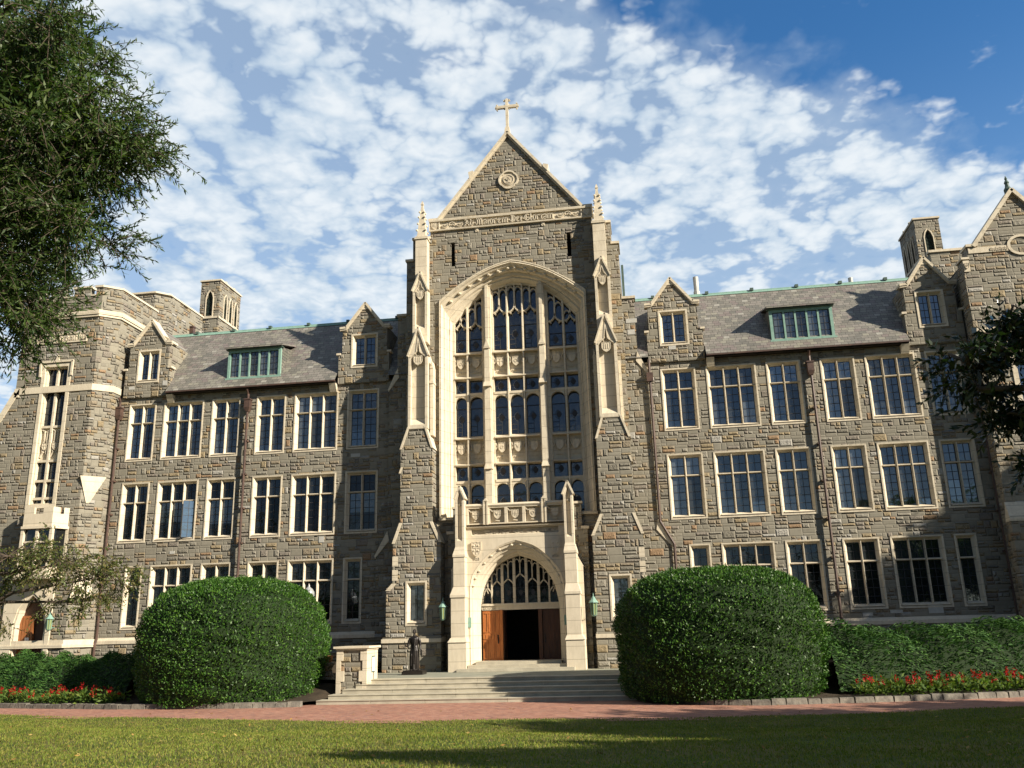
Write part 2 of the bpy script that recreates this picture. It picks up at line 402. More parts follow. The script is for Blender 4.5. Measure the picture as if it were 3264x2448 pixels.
XS = [(24.18, 22.40, 2), (21.88, 19.28, 3), (18.74, 16.91, 2), (15.88, 14.02, 2), (13.47, 10.74, 3), (10.17, 8.23, 2)]
holes = {-1: [], 1: []}; wins = []
for s in (-1, 1):
    for i, (xo, xi, n) in enumerate(XS):
        for fl, (z0, z1, tr) in enumerate(((3.38, 6.98, 5.80), (8.32, 11.92, 10.72), (13.22, 16.82, 15.62))):
            a, b, nn = xo, xi, n
            if fl == 0 and i == 5: a, b, nn = 10.17, 9.05, 1
            if fl == 0 and i == 0: a, b, nn = 23.47, 22.40, 1
            x0, x1 = min(s*a, s*b), max(s*a, s*b)
            holes[s].append(inset(rect(x0, x1, z0, z1), .03)); wins.append((s, i, fl, x0, x1, z0, z1, nn, tr))
for s, i, fl, x0, x1, z0, z1, nn, tr in wins:
    g = GLASS
    if s < 0: g = GLASSL if fl < 2 else (GLASSB if i in (2, 4) else GLASS)
    elif fl == 0: g = GLASS if i < 3 else GLASSL
    elif (i+fl) % 3 == 0: g = GLASSB
    window(HALL, x0, x1, z0, z1, nn, tr, 0.0, g, open_light=(2, 0) if (s, i, fl) == (-1, 1, 1) else None, blind=(0, .35, 0, .6, 0, .45, .2)[(i*3+fl*2+(s > 0)) % 7] if fl else 0)

# ---- long front walls with water table -------------------------------------------------------
EAVE_Z, RIDGE_Z, RIDGE_Y = 17.40, 22.43, 3.5
TP = (RIDGE_Z-EAVE_Z)/(RIDGE_Y+.5)
def roof_z(y): return EAVE_Z+TP*(y+.5)
DORM = {1: (9.15, 7.62, 10.76, 7.76, 10.54), 2: (23.1, 21.66, 24.62, 21.80, 24.44)}   # centre, base left/right, upper left/right
for s in (-1, 1):
    w = MB()
    outer = rect(s*6.1, s*24.95, -.3, 17.28)
    w.prism(outer, holes[s], 0.0, .62)
    w.build("front_wall", [STONE], HALL)
    p = MB()                                  # moulded limestone water table and thicker base below it
    x0, x1 = sorted((s*7.2, s*24.95))
    for a, b in ((x0, x1),):
        p.hexa([(a, -.20, 2.62), (b, -.20, 2.62), (b, -.004, 2.62), (a, -.004, 2.62), (a, -.20, 2.80), (b, -.20, 2.80), (b, -.004, 2.96), (a, -.004, 2.96)], 0)
        p.box(a, b, -.15, -.004, -.3, 2.62, 1)
    p.build("water_table", [LIME, STONE], HALL)
    # gabled stone dormers rising through the eaves
    for key, (c, bl, br, ul, ur) in DORM.items():
        d = thing("gabled_dormer", None, None); d.parent = HALL
        P = [(bl, 17.20), (br, 17.20), (br, 19.02), (ur, 19.10), (ur, 20.68), (c+.02, 22.10), (ul, 20.68), (ul, 19.10), (bl, 19.02)]
        wx0, wx1 = c-.83, c+.83
        if key == 2: wx0, wx1 = c-.76, c+.74
        if s < 0: P = mir(P); wx0, wx1 = -wx1, -wx0
        hole = inset(rect(wx0, wx1, 18.13, 20.28), .03)
        b_ = MB(); b_.prism(P, [hole], -.14, .40, 0)
        # cheeks running back into the roof
        for xx in (ul, ur):
            X = s*xx; t_ = .25*(1 if xx == ul else -1)*s
            b_.hexa([(X, .401, 18.0), (X+t_, .401, 18.0), (X+t_, 2.4, 20.5), (X, 2.4, 20.5), (X, .401, 20.66), (X+t_, .401, 20.66), (X+t_, 2.4, 20.66), (X, 2.4, 20.66)], 0)
        b_.build("gable_wall", [STONE], d)
        cp = MB()
        A = [(s*(ul-.10), 20.62), (s*(ul+.16), 20.62), (s*c, 22.12), (s*(ur-.16), 20.62), (s*(ur+.10), 20.62)]
        o1 = [(s*(ul-.16), 20.70), (s*(ul+.22), 20.72), (s*c, 22.24), (s*(ur-.22), 20.72), (s*(ur+.16), 20.70)]
        cp.strip(o1, .13, -.24, .52)
        cp.strip([(x, z-.13) for x, z in o1], .08, -.20, -.05)
        for xx in (bl, br): cp.box(s*xx-.13, s*xx+.13, -.20, .3, 19.0, 19.12)
        cp.prism([(s*c-.22, 21.82), (s*c+.22, 21.82), (s*c, 22.12)], [], -.17, .1)
        cp.build("coping", [LIME], d)
        rf = MB(); ul_, ur_ = s*(ul+.02), s*(ur-.02)
        yb = RIDGE_Y-.1
        rf.poly([(ul_, .4, 20.6), (s*c, .4, 22.02), (s*c, yb, 22.02), (ul_, yb, 20.6)]); rf.poly([(ur_, .4, 20.6), (s*c, .4, 22.02), (s*c, yb, 22.02), (ur_, yb, 20.6)])
        rf.build("dormer_roof", [SLATE], d)
        window(d, wx0, wx1, 18.13, 20.28, 2, None, -.14, GLASS, rows=(4, 4), ir=.17)
    # roof
    r_ = MB(); xa, xb = sorted((s*6.2, s*24.9)); xe0, xe1 = sorted((s*10.82, s*21.62))
    def slope(xa_, xb_, ya, yb_): r_.poly([(xa_, ya, roof_z(ya)), (xb_, ya, roof_z(ya)), (xb_, yb_, roof_z(yb_)), (xa_, yb_, roof_z(yb_))])
    slope(xe0, xe1, -.5, .0); slope(xa, xb, .0, RIDGE_Y)
    a, b = sorted((s*6.2, s*7.6)); slope(a, b, -.45, 0)
    r_.poly([(xa, RIDGE_Y, RIDGE_Z), (xb, RIDGE_Y, RIDGE_Z), (xb, 8.4, 17.0), (xa, 8.4, 17.0)])
    r_.build("slate_roof", [SLATE], HALL)
    e = MB()                                  # eave board, soffit and stone corbels
    e.box(xe0, xe1, -.53, -.44, 17.30, 17.385, 0); e.box(xe0+.02, xe1-.02, -.44, -.002, 17.24, 17.32, 1)
    for q in (xe0+.0, xe1-.42): e.hexa([(q, -.12, 16.75), (q+.42, -.12, 16.75), (q+.42, -.003, 16.75), (q, -.003, 16.75), (q, -.42, 17.22), (q+.42, -.42, 17.22), (q+.42, -.003, 17.22), (q, -.003, 17.22)], 2)
    e.build("eave", [PIPE, BLACK, LIME], HALL)
    k = MB(); k.tube([(xa, RIDGE_Y, RIDGE_Z+.02), (xb, RIDGE_Y, RIDGE_Z+.02)], .07, 8); k.hexa([(xa, RIDGE_Y-.14, RIDGE_Z-.13), (xb, RIDGE_Y-.14, RIDGE_Z-.13), (xb, RIDGE_Y+.2, RIDGE_Z-.13), (xa, RIDGE_Y+.2, RIDGE_Z-.13), (xa, RIDGE_Y-.03, RIDGE_Z+.08), (xb, RIDGE_Y-.03, RIDGE_Z+.08), (xb, RIDGE_Y+.03, RIDGE_Z+.08), (xa, RIDGE_Y+.03, RIDGE_Z+.08)])
    for q in (8.2, 11.5, 14.2, 16.85, 19.4, 22.0): k.box(s*q-.1, s*q+.1, RIDGE_Y-.16, RIDGE_Y+.14, RIDGE_Z+.0, RIDGE_Z+.17, 1)
    k.build("ridge_cap", [COPPER, COPPERD], HALL)
    # long five-light dormer
    ld = thing("long_dormer", None, None); ld.parent = HALL
    x0, x1 = sorted((s*14.52, s*17.95)); f = MB()
    f.prism(rect(x0, x1, 18.02, 19.88), [rect(x0+.16, x1-.16, 18.14, 19.72)], .06, .20, 0)
    n = 5; wd = (x1-x0-.32)/n
    for q in range(1, n): f.box(x0+.16+q*wd-.05, x0+.16+q*wd+.05, .06, .18, 18.14, 19.72)
    f.box(x0-.08, x1+.08, -.04, .058, 17.98, 18.08); f.build("window_frame", [COPPER], ld)
    g = MB()
    for q in range(n):
        gx0 = x0+.16+q*wd+.05; gx1 = gx0+wd-.1; e_ = (random.random()-.5)*.01
        g.poly([(gx0-.06, .16-e_, 18.1), (gx1+.06, .16+e_, 18.1), (gx1+.06, .16+e_, 19.76), (gx0-.06, .16-e_, 19.76)], 1)
        g.box((gx0+gx1)/2-.009, (gx0+gx1)/2+.009, .13, .145, 18.14, 19.72)
        for k_ in range(0, 5): zz = 18.14+1.58*k_/4; g.box(gx0, gx1, .13, .145, zz-.01, zz+.01)
        for e2 in (gx0+.012, gx1-.012): g.box(e2-.015, e2+.015, .13, .15, 18.14, 19.72)
    g.build("glazing", [LEAD, GLASSB], ld)
    rr = MB(); yk = 2.05; zk = roof_z(yk)
    rr.hexa([(x0-.16, -.22, 19.93), (x1+.16, -.22, 19.93), (x1+.16, yk, zk-.1), (x0-.16, yk, zk-.1), (x0-.16, -.22, 20.02), (x1+.16, -.22, 20.02), (x1+.10, yk, zk+.02), (x0-.10, yk, zk+.02)], 0)
    rr.build("dormer_roof", [SLATE], ld)
    ch = MB(); ch.box(x0-.1, x1+.1, -.1, .3, 19.882, 19.925, 1)
    for X in (x0+.01, x1-.01): ch.poly([(X, .1, 17.95), (X, .1, 19.9), (X, 1.75, 20.2)], 0)
    ch.build("cheek", [SLATEV, COPPERD], ld)
    # rainwater pipes
    for X, zt in ((16.35, 17.15),)+(((24.72, 17.0),)):
        d = MB(); X *= s; yy = -.22
        d.tube([(X, -.40, 17.22), (X, -.24, 17.0), (X, yy, 16.9), (X, yy, 2.9), (X, -.34, 2.6), (X, -.34, .6)], .075, 8)
        d.hexa([(X-.10, yy-.1, 15.85), (X+.10, yy-.1, 15.85), (X+.10, yy+.18, 15.85), (X-.10, yy+.18, 15.85), (X-.19, yy-.17, 16.1), (X+.19, yy-.17, 16.1), (X+.19, yy+.19, 16.1), (X-.19, yy+.19, 16.1)])
        d.box(X-.17, X+.17, yy-.16, yy+.19, 16.1, 16.55); d.box(X-.21, X+.21, yy-.19, yy+.2, 16.55, 16.63)
        for zz in (4.2, 6.0, 8.0, 10.0, 12.0, 14.0): d.box(X-.12, X+.12, yy-.05, -.005, zz, zz+.09)
        d.build("rainwater_pipe", [PIPE], HALL)
d = MB(); d.tube([(7.62, -.50, 17.3), (7.62, -.42, 8.25), (8.28, -.42, 7.0), (8.28, -.42, 1.0)], .075, 8); d.box(7.44, 7.80, -.62, -.38, 16.0, 16.5)
d.build("rainwater_pipe", [PIPE], HALL)
v = MB(); v.tube([(10.93, 3.7, 22.3), (10.93, 3.7, 23.72)], [.15, .17], 10); v.tube([(10.93, 3.7, 22.35), (10.93, 3.7, 22.75)], .2, 10); v.build("roof_vent", [PIPEG], HALL)
v = MB(); v.tube([(20.10, 3.7, 22.3), (20.10, 3.7, 22.86)], [.14, .14], 10); v.build("roof_vent", [PIPEG], HALL)
# pale repair stones let into the walls, as single slightly proud blocks
q = MB()
for (x, y, z, w_, h_) in ((-9.6, -.025, 12.75, .55, .2), (-11.5, -.025, 7.9, .3, .34), (-20.6, -.025, 7.6, .3, .16), (19.1, -.025, 3.15, .6, .16), (17.7, -.025, 3.05, .5, .16), (21.0, -.025, 3.1, .7, .4), (6.8, -.375, 19.6, .62, .26), (6.75, -.375, 18.9, .42, .3), (-21.9, -.16, 17.9, .3, .3), (9.0, -.165, 17.9, .4, .3), (-24.1, -.16, 17.75, .36, .2)):
    q.box(x-w_/2, x+w_/2, y, y+.05, z, z+h_)
q.build("repair_stone", [blotch("pale_repair_stone", (.46, .45, .41), (.40, .39, .36), 5, .85, .01)], HALL)

#TOWER
# ---- central tower ---------------------------------------------------------------------------
TY = -1.05
def arc_pts(half, n=7):       # half: list of (x,z) from apex down to springing on the right; returns left spring .. apex .. right spring
    r_ = half; l = [(-x, z) for x, z in half[1:]][::-1]; return l+r_
def densify(pts, k=3):        # Catmull-like resample
    out = []
    for i in range(len(pts)-1):
        p0 = pts[max(i-1, 0)]; p1 = pts[i]; p2 = pts[i+1]; p3 = pts[min(i+2, len(pts)-1)]
        for j in range(k):
            t = j/k; t2, t3 = t*t, t*t*t
            out.append(tuple(.5*((2*p1[a])+(-p0[a]+p2[a])*t+(2*p0[a]-5*p1[a]+4*p2[a]-p3[a])*t2+(-p0[a]+3*p1[a]-3*p2[a]+p3[a])*t3) for a in (0, 1)))
    out.append(pts[-1]); return out
def halfarch(pts, k=3): d_ = densify(pts, k); return arc_pts(d_)
OUT = halfarch([(0, 23.72), (.83, 23.52), (1.75, 23.18), (2.68, 22.66), (3.60, 22.02), (4.25, 21.46)])
INN = halfarch([(0, 22.66), (.75, 22.55), (1.45, 22.32), (2.25, 21.86), (2.95, 21.22), (3.68, 20.35)])
ZB = 8.8
def opening(arch, z): return [(arch[0][0], z)]+arch+[(arch[-1][0], z)]
POUT = halfarch([(0, 7.39), (.90, 7.10), (1.55, 6.63), (2.05, 6.08), (2.34, 5.62), (2.48, 5.0)])
PINN = halfarch([(0, 6.66), (.90, 6.33), (1.50, 5.76), (1.88, 5.06), (2.06, 4.25), (2.10, 3.9)])
body = MB()
bodyout = [(-6.32, .2), (6.32, .2), (6.32, 24.3), (5.94, 24.3), (5.94, 25.66), (4.87, 25.66), (4.87, 26.75), (4.30, 26.75), (0, 32.2), (-4.30, 26.75), (-4.87, 26.75), (-4.87, 25.66), (-5.94, 25.66), (-5.94, 24.3), (-6.32, 24.3)]
slits = [rect(s*3.36, s*3.60, 23.75, 25.3) for s in (-1, 1)]
body.prism(bodyout, [opening(OUT, ZB), opening(PINN, .25)]+slits, TY, .55)
body.box(-6.318, -4.0, .551, 7.0, 8.0, 24.2); body.box(4.0, 6.318, .551, 7.0, 8.0, 24.2)
# lower side masses stepping out beyond the tower
for s in (-1, 1):
    P = [(6.1, .2), (8.15, .2), (8.15, 6.9), (7.52, 8.2), (7.52, 16.5), (7.03, 17.7), (7.03, 21.1), (6.1, 21.1)]
    P = P if s > 0 else mir(P); body.prism(P, [], -.35, .3)
body.build("tower_wall", [STONE], HALL)
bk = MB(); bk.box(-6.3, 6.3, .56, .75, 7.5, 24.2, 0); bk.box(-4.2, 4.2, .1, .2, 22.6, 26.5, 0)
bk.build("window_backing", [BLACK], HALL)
tr = MB(); yb = 9.0
for s in (-1, 1): tr.poly([(s*4.4, .5, 26.5), (0, .5, 32.0), (0, yb, 32.0), (s*4.4, yb, 26.5)])
for s in (-1, 1): tr.box(s*6.38, s*6.52, 2.6, 3.4, 20.5, 24.5, 1)
tr.build("tower_roof", [SLATE, COPPERD], HALL)
cp = MB()
for s in (-1, 1):
    cp.box(s*4.85, s*5.98, TY-.10, .6, 25.66, 25.80); cp.box(s*5.90, s*6.40, TY-.06, .6, 24.3, 24.44)
    cp.box(s*6.33, s*7.10, -.43, .35, 21.1, 21.24)
    # raking coping with roll and kneelers
    rk = [(s*4.42, 26.80), (0, 32.36)]
    cp.strip(rk, .15, TY-.16, .62); cp.strip([(s*4.30, 26.76), (0, 32.16)], .10, TY-.08, TY+.05)
    cp.box(s*4.30, s*4.96, TY-.14, .6, 26.82, 26.94)
    cp.hexa([(s*2.12, TY-.20, 29.72), (s*2.40, TY-.20, 29.38), (s*2.40, .66, 29.38), (s*2.12, .66, 29.72), (s*2.16, TY-.20, 29.88), (s*2.46, TY-.20, 29.80), (s*2.46, .66, 29.80), (s*2.16, .66, 29.88)])
    # weathering on the side masses
    for (a, b, z0, z1) in ((7.03, 7.55, 17.75, 16.45), (7.52, 8.2, 8.25, 6.85)):
        cp.hexa([(s*(a-.12), -.40, z0-.45), (s*b, -.40, z1), (s*b, -.1, z1), (s*(a-.12), -.1, z0-.45), (s*(a-.02), -.40, z0+.1), (s*(b+.04), -.40, z1+.12), (s*(b+.04), -.1, z1+.12), (s*(a-.02), -.1, z0+.1)])
cp.build("tower_coping", [LIME], HALL)
# frieze with the motto
def glyph_strokes():
    G = {}
    G['i'] = [[(.1, .9), (.1, .05)], [(.04, .92), (.2, .84)], [(.03, .1), (.2, .0)]]
    n_ = [[(.1, .95), (.1, .0)], [(.1, .8), (.36, .95), (.4, .8), (.4, .0)]]
    G['n'] = n_; G['m'] = n_+[[(.4, .8), (.66, .95), (.7, .8), (.7, .0)]]
    G['r'] = [[(.1, .95), (.1, .0)], [(.1, .8), (.33, .97), (.4, .82)]]
    G['o'] = [[(.1, .78), (.1, .15), (.25, .0), (.4, .15), (.4, .8), (.25, .97), (.1, .8)]]
    G['e'] = [[(.4, .1), (.25, .0), (.1, .15), (.1, .8), (.25, .97), (.4, .78), (.12, .45)]]
    G['a'] = [[(.08, .85), (.25, .97), (.4, .8), (.4, .0)], [(.4, .5), (.1, .35), (.1, .1), (.25, .0), (.4, .12)]]
    G['d'] = [[(.1, .15), (.25, .0), (.4, .15), (.4, .7), (.05, 1.3)], [(.4, .8), (.25, .95), (.1, .78), (.1, .15)]]
    G['l'] = [[(.1, 1.35), (.1, .05), (.22, 0)]]; G['h'] = [[(.1, 1.35), (.1, 0)], [(.1, .75), (.36, .95), (.4, .8), (.4, .0), (.28, -.2)]]
    G['t'] = [[(.14, 1.2), (.14, .08), (.3, 0)], [(.02, .92), (.3, .92)]]; G['v'] = [[(.1, 1.1), (.1, .1), (.25, .0), (.4, .15), (.4, .8), (.25, .95), (.1, .8)]]
    G['p'] = [[(.1, .97), (.1, -.35)], [(.1, .8), (.3, .97), (.4, .8), (.4, .15), (.25, .0), (.1, .1)]]; G['y'] = [[(.1, .95), (.1, .1), (.25, 0), (.4, .1)], [(.4, .95), (.4, -.1), (.15, -.35)]]
    G['A'] = [[(.05, 1.25), (.35, 1.3), (.62, .0)], [(.35, 1.25), (.1, .0)], [(.12, .45), (.55, .45)], [(.0, 0), (.2, .02)]]
    G['M'] = [[(.05, .1), (.2, .3), (.2, 1.15), (.05, 1.3)], [(.2, 1.1), (.45, 1.3), (.48, .0)], [(.48, 1.1), (.72, 1.3), (.76, .1), (.85, .0)]]
    G['D'] = [[(.08, 1.3), (.5, 1.15), (.62, .7), (.5, .1), (.15, .0), (.05, .3)], [(.2, 1.2), (.2, .1)], [(.34, 1.1), (.34, .2)]]
    G['G'] = [[(.6, 1.1), (.3, 1.3), (.06, .95), (.06, .3), (.3, .0), (.6, .15), (.6, .6), (.38, .6)], [(.24, 1.1), (.24, .2)]]
    G['W'] = [[(.05, 1.3), (.1, .2), (.3, .0), (.42, .2), (.42, 1.2)], [(.42, .2), (.6, .0), (.8, .25), (.8, 1.0), (.65, 1.3)], [(.24, 1.1), (.24, .2)]]
    G['C'] = [[(.55, 1.1), (.3, 1.3), (.06, .95), (.06, .3), (.3, .0), (.56, .15)], [(.24, 1.1), (.24, .2)]]
    G['H'] = [[(.1, 1.3), (.15, .0)], [(.1, .75), (.45, .85), (.5, .1), (.35, -.1)], [(.1, 1.3), (.4, 1.2)]]
    G['.'] = [[(.08, .55), (.2, .45)]]
    G['+'] = [[(.05, .5), (.35, .5)], [(.2, .7), (.2, .3)]]
    return G
GL = glyph_strokes()
GW = {'m': .84, 'M': .95, 'A': .72, 'D': .72, 'G': .72, 'W': .92, 'i': .28, 'l': .3, 't': .36, '.': .28, ' ': .3, '+': .45, 'C': .66, 'H': .6}
def lettering(mb, text, x0, x1, z, h, y0, y1, w=.13, m=0):
    tot = sum(GW.get(c, .53) for c in text); k = (x1-x0)/tot; x = x0
    for c in text:
        for st in GL.get(c, []): mb.strip([(x+a*k, z+b*h) for a, b in st], w*k, y0, y1, m)
        x += GW.get(c, .53)*k
def scroll(mb, x0, x1, z0, z1, y0, y1):     # carved vine ornament
    h = z1-z0; n = max(2, int((x1-x0)/h*1.1)); w = (x1-x0)/n
    for i in range(n):
        cx = x0+w*(i+.5); cz = (z0+z1)/2; sgn = 1 if i % 2 else -1
        mb.strip([(cx+.40*w*math.cos(a), cz+sgn*.38*h*math.sin(a)) for a in [math.pi*q/5 for q in range(-1, 6)]], h*.12, y0, y1)
        mb.strip([(cx-.12*w, cz-.1*h*sgn), (cx+.1*w, cz+.12*h*sgn), (cx+.22*w, cz-.14*h*sgn)], h*.14, y0, y1)
def shield(mb, cx, cz, w, h, y0, y1, m=0, charge=0):
    P = [(cx-w/2, cz+h/2), (cx-w*.2, cz+h*.44), (cx, cz+h/2), (cx+w*.2, cz+h*.44), (cx+w/2, cz+h/2), (cx+w/2, cz-h*.08), (cx+w*.3, cz-h*.34), (cx, cz-h/2), (cx-w*.3, cz-h*.34), (cx-w/2, cz-h*.08)]
    mb.prism(P, [], y0, y1, m)
    r_ = w*.1; f = y0-.02
    if charge == 0: mb.strip([(cx, cz+h*.35), (cx, cz-h*.35)], r_, f, y0-.001, m); mb.strip([(cx-w*.38, cz+h*.1), (cx+w*.38, cz+h*.1)], r_, f-.002, y0-.002, m)
    elif charge == 1: mb.strip([(cx-w*.3, cz+h*.3), (cx, cz-h*.05), (cx+w*.3, cz+h*.3)], r_, f, y0-.001, m)
    elif charge == 2:
        for a in (-.24, 0, .24): mb.strip([(cx+w*a, cz+h*.32), (cx+w*a, cz-h*.15)], r_, f, y0-.001, m)
    else: mb.strip([(cx+w*.22*math.cos(a), cz+.05*h+w*.22*math.sin(a)) for a in [math.pi*q/4 for q in range(9)]], r_, f, y0-.001, m)
    mb.strip(P+[P[0]], w*.07, y0-.018, y0-.0005, m)
fr = MB()
fr.box(-4.27, 4.27, TY-.04, TY-.001, 26.19, 26.70); fr.box(-4.92, 4.92, TY-.17, TY-.001, 26.70, 26.84)
fr.box(-4.92, 4.92, TY-.13, TY-.001, 26.10, 26.19)
for s in (-1, 1):
    fr.box(s*4.27, s*4.33, TY-.12, TY-.002, 26.191, 26.70); fr.box(s*4.33, s*4.92, TY-.05, TY-.002, 26.191, 26.70); fr.box(s*4.86, s*4.92, TY-.12, TY-.055, 26.191, 26.70)
    shield(fr, s*4.60, 26.45, .34, .42, TY-.11, TY-.05, charge=2)
    fr.box(s*2.0-.11, s*2.0+.11, TY-.04, TY-.001, 25.84, 26.08); fr.strip([(s*2.0-.07, 25.88), (s*2.0+.07, 26.04)], .03, TY-.06, TY-.041); fr.strip([(s*2.0-.07, 26.04), (s*2.0+.07, 25.88)], .03, TY-.062, TY-.043)
    a, b = sorted((s*2.82, s*4.18)); scroll(fr, a, b, 26.24, 26.66, TY-.11, TY-.04)
fr.build("frieze", [LIME], HALL)
lt = MB(); lettering(lt, "Ad.Maiorem.Dei.Gloriam", -2.74, 2.66, 26.25, .31, TY-.15, TY-.045, .125)
lt.build("lettering", [LIME], HALL, label="carved blackletter words Ad Maiorem Dei Gloriam")
# seal
se = MB(); c = (0, 29.10)
ring = []
for k in range(48):
    a = 2*math.pi*k/48; r_ = .56+.06*abs(math.cos(2*a))**.5; ring.append((c[0]+r_*math.cos(a), c[1]+r_*math.sin(a)))
rin = [(c[0]+(x-c[0])*.84, c[1]+(z-c[1])*.84) for x, z in ring]
se.prism(ring, [rin], TY-.10, TY-.001); se.prism(rin, [], TY-.012, TY-.003)
se.prism([(c[0]+.38*math.cos(2*math.pi*k/24), c[1]+.38*math.sin(2*math.pi*k/24)) for k in range(24)], [], TY-.05, TY-.0125)
se.strip([(c[0]+.30*math.cos(a), c[1]+.30*math.sin(a)) for a in [2*math.pi*k/16 for k in range(17)]], .03, TY-.08, TY-.051)
se.strip([(-.18, 29.2), (-.05, 29.08), (0, 29.2), (.05, 29.08), (.18, 29.2)], .07, TY-.09, TY-.052); se.strip([(0, 29.28), (0, 28.9)], .08, TY-.088, TY-.053)
se.strip([(-.12, 28.92), (.12, 28.92)], .06, TY-.086, TY-.054)
se.build("carved_seal", [LIME], HALL)
# cross
cr = MB(); cy = TY+.1
cr.hexa([(-.20, cy-.2, 32.15), (.20, cy-.2, 32.15), (.20, cy+.2, 32.15), (-.20, cy+.2, 32.15), (-.13, cy-.13, 32.75), (.13, cy-.13, 32.75), (.13, cy+.13, 32.75), (-.13, cy+.13, 32.75)])
cr.box(-.085, .085, cy-.09, cy+.09, 32.75, 34.72); cr.box(-.66, -.086, cy-.088, cy+.088, 34.14, 34.32); cr.box(.086, .66, cy-.088, cy+.088, 34.14, 34.32)
for (x, z, dx, dz) in ((0, 34.74, 0, 1), (-.68, 34.23, -1, 0), (.68, 34.23, 1, 0)):
    px, pz_ = -dz, dx
    for q in (-1, 1):
        pts = [(x-dx*.12+px*q*.06, z-dz*.12+pz_*q*.06), (x-dx*.02+px*q*.12, z-dz*.02+pz_*q*.12), (x-dx*.08+px*q*.20, z-dz*.08+pz_*q*.20)]
        cr.strip(pts, .06, cy-.07, cy+.07)
    cr.strip([(x-dx*.1, z-dz*.1), (x+dx*.05, z+dz*.05)], .12, cy-.072, cy+.072)
for a in (45, 135, 225, 315): cr.strip([(0, 34.23), (.24*math.cos(R(a)), 34.23+.24*math.sin(R(a)))], .05, cy-.04, cy+.04)
cr.build("cross", [LIME], HALL)

# ---- great window ----------------------------------------------------------------------------
def lerp_arch(A, B, t): return [(a[0]+(b[0]-a[0])*t, a[1]+(b[1]-a[1])*t) for a, b in zip(A, B)]
ar = MB()
prof = [(-.03, TY-.14), (.0, TY-.10), (.07, TY-.14), (.13, TY-.03), (.20, TY+.02), (.24, TY+.16), (.38, TY+.17), (.44, TY+.30), (.42, TY+.42), (.60, TY+.46), (.66, TY+.62), (.74, TY+.60), (.86, TY+.78), (.90, TY+.90), (1.0, TY+.98), (1.0, TY+1.2)]
def jring(t, y, zb): c_ = lerp_arch(OUT, INN, t); return [(c_[0][0], y, zb)]+[(x, y, z) for x, z in c_]+[(c_[-1][0], y, zb)]
ar.loft([jring(t, y, ZB+.02) for t, y in prof])
# hood edge returning to the wall
ar.loft([jring(-.10, TY-.002, ZB+.02), jring(-.10, TY-.14, ZB+.02), jring(-.03, TY-.14, ZB+.02)])
ar.hexa([(-4.35, TY-.18, ZB-.1), (4.35, TY-.18, ZB-.1), (4.35, .4, ZB-.1), (-4.35, .4, ZB-.1), (-4.35, TY-.18, ZB+.02), (4.35, TY-.18, ZB+.02), (4.35, .4, ZB+.30), (-4.35, .4, ZB+.30)])
c_ = lerp_arch(OUT, INN, .30)
for k in range(2, len(c_)-2, 2):              # bosses carved in the hollow of the arch
    x, z = c_[k]; ar.lathe((x, TY+.10, z-.07), [(.02, 0), (.10, .03), (.12, .08), (.07, .14), (.02, .16)], 7)
ar.build("window_arch", [LIME], HALL)
GW_ = thing("great_window", None, None); GW_.parent = HALL
ZR = dict(z0=9.0)
def inn_z(x):
    for (a, b), (c2, d2) in zip(INN[:-1], INN[1:]):
        if a <= x <= c2: return b+(d2-b)*(x-a)/(c2-a+1e-9)
    return 20.3
t_ = MB(); Y0, Y1 = -.08, .16
mull = [(-2.85, .17), (-.46, .15), (.46, .15), (2.85, .17)]
for x, w_ in mull:
    t_.hexa([(x-w_/2+.04, Y0-.12, ZB+.2), (x+w_/2-.04, Y0-.12, ZB+.2), (x+w_/2, Y1, ZB+.2), (x-w_/2, Y1, ZB+.2), (x-w_/2+.04, Y0-.12, inn_z(x)+.05), (x+w_/2-.04, Y0-.12, inn_z(x)+.05), (x+w_/2, Y1, inn_z(x)+.05), (x-w_/2, Y1, inn_z(x)+.05)])
for s in (-1, 1):
    t_.box(s*3.60, s*3.80, Y0-.1, Y1, ZB+.1, 20.4)
    # major mullion: jamb, then projecting gabled shaft
    t_.box(s*1.30, s*1.98, Y0-.05, Y1, ZB+.1, inn_z(1.6)+.1); t_.box(s*1.40, s*1.80, Y0-.35, Y0-.05, ZB+.1, inn_z(1.5)+.2)
    t_.box(s*1.52, s*1.70, -.52, Y0-.35, 18.4, 22.9)
    t_.hexa([(s*1.42, -.72, ZB+.05), (s*1.80, -.72, ZB+.05), (s*1.80, -.40, ZB+.05), (s*1.42, -.40, ZB+.05), (s*1.46, -.62, 18.62), (s*1.76, -.62, 18.62), (s*1.76, -.40, 18.62), (s*1.46, -.40, 18.62)])
    t_.prism([(s*1.61-.19, 18.62), (s*1.61+.19, 18.62), (s*1.61, 19.18)], [], -.70, -.40)
    for zz in (11.5, 16.3): t_.hexa([(s*1.38, -.80, zz), (s*1.84, -.80, zz), (s*1.84, -.4, zz), (s*1.38, -.4, zz), (s*1.42, -.70, zz+.28), (s*1.80, -.70, zz+.28), (s*1.80, -.4, zz+.28), (s*1.42, -.4, zz+.28)])
BAYS = [[(-3.60, -2.94), (-2.76, -1.98)], [(-1.30, -.54), (-.38, .38), (.54, 1.30)], [(1.98, 2.76), (2.94, 3.60)]]
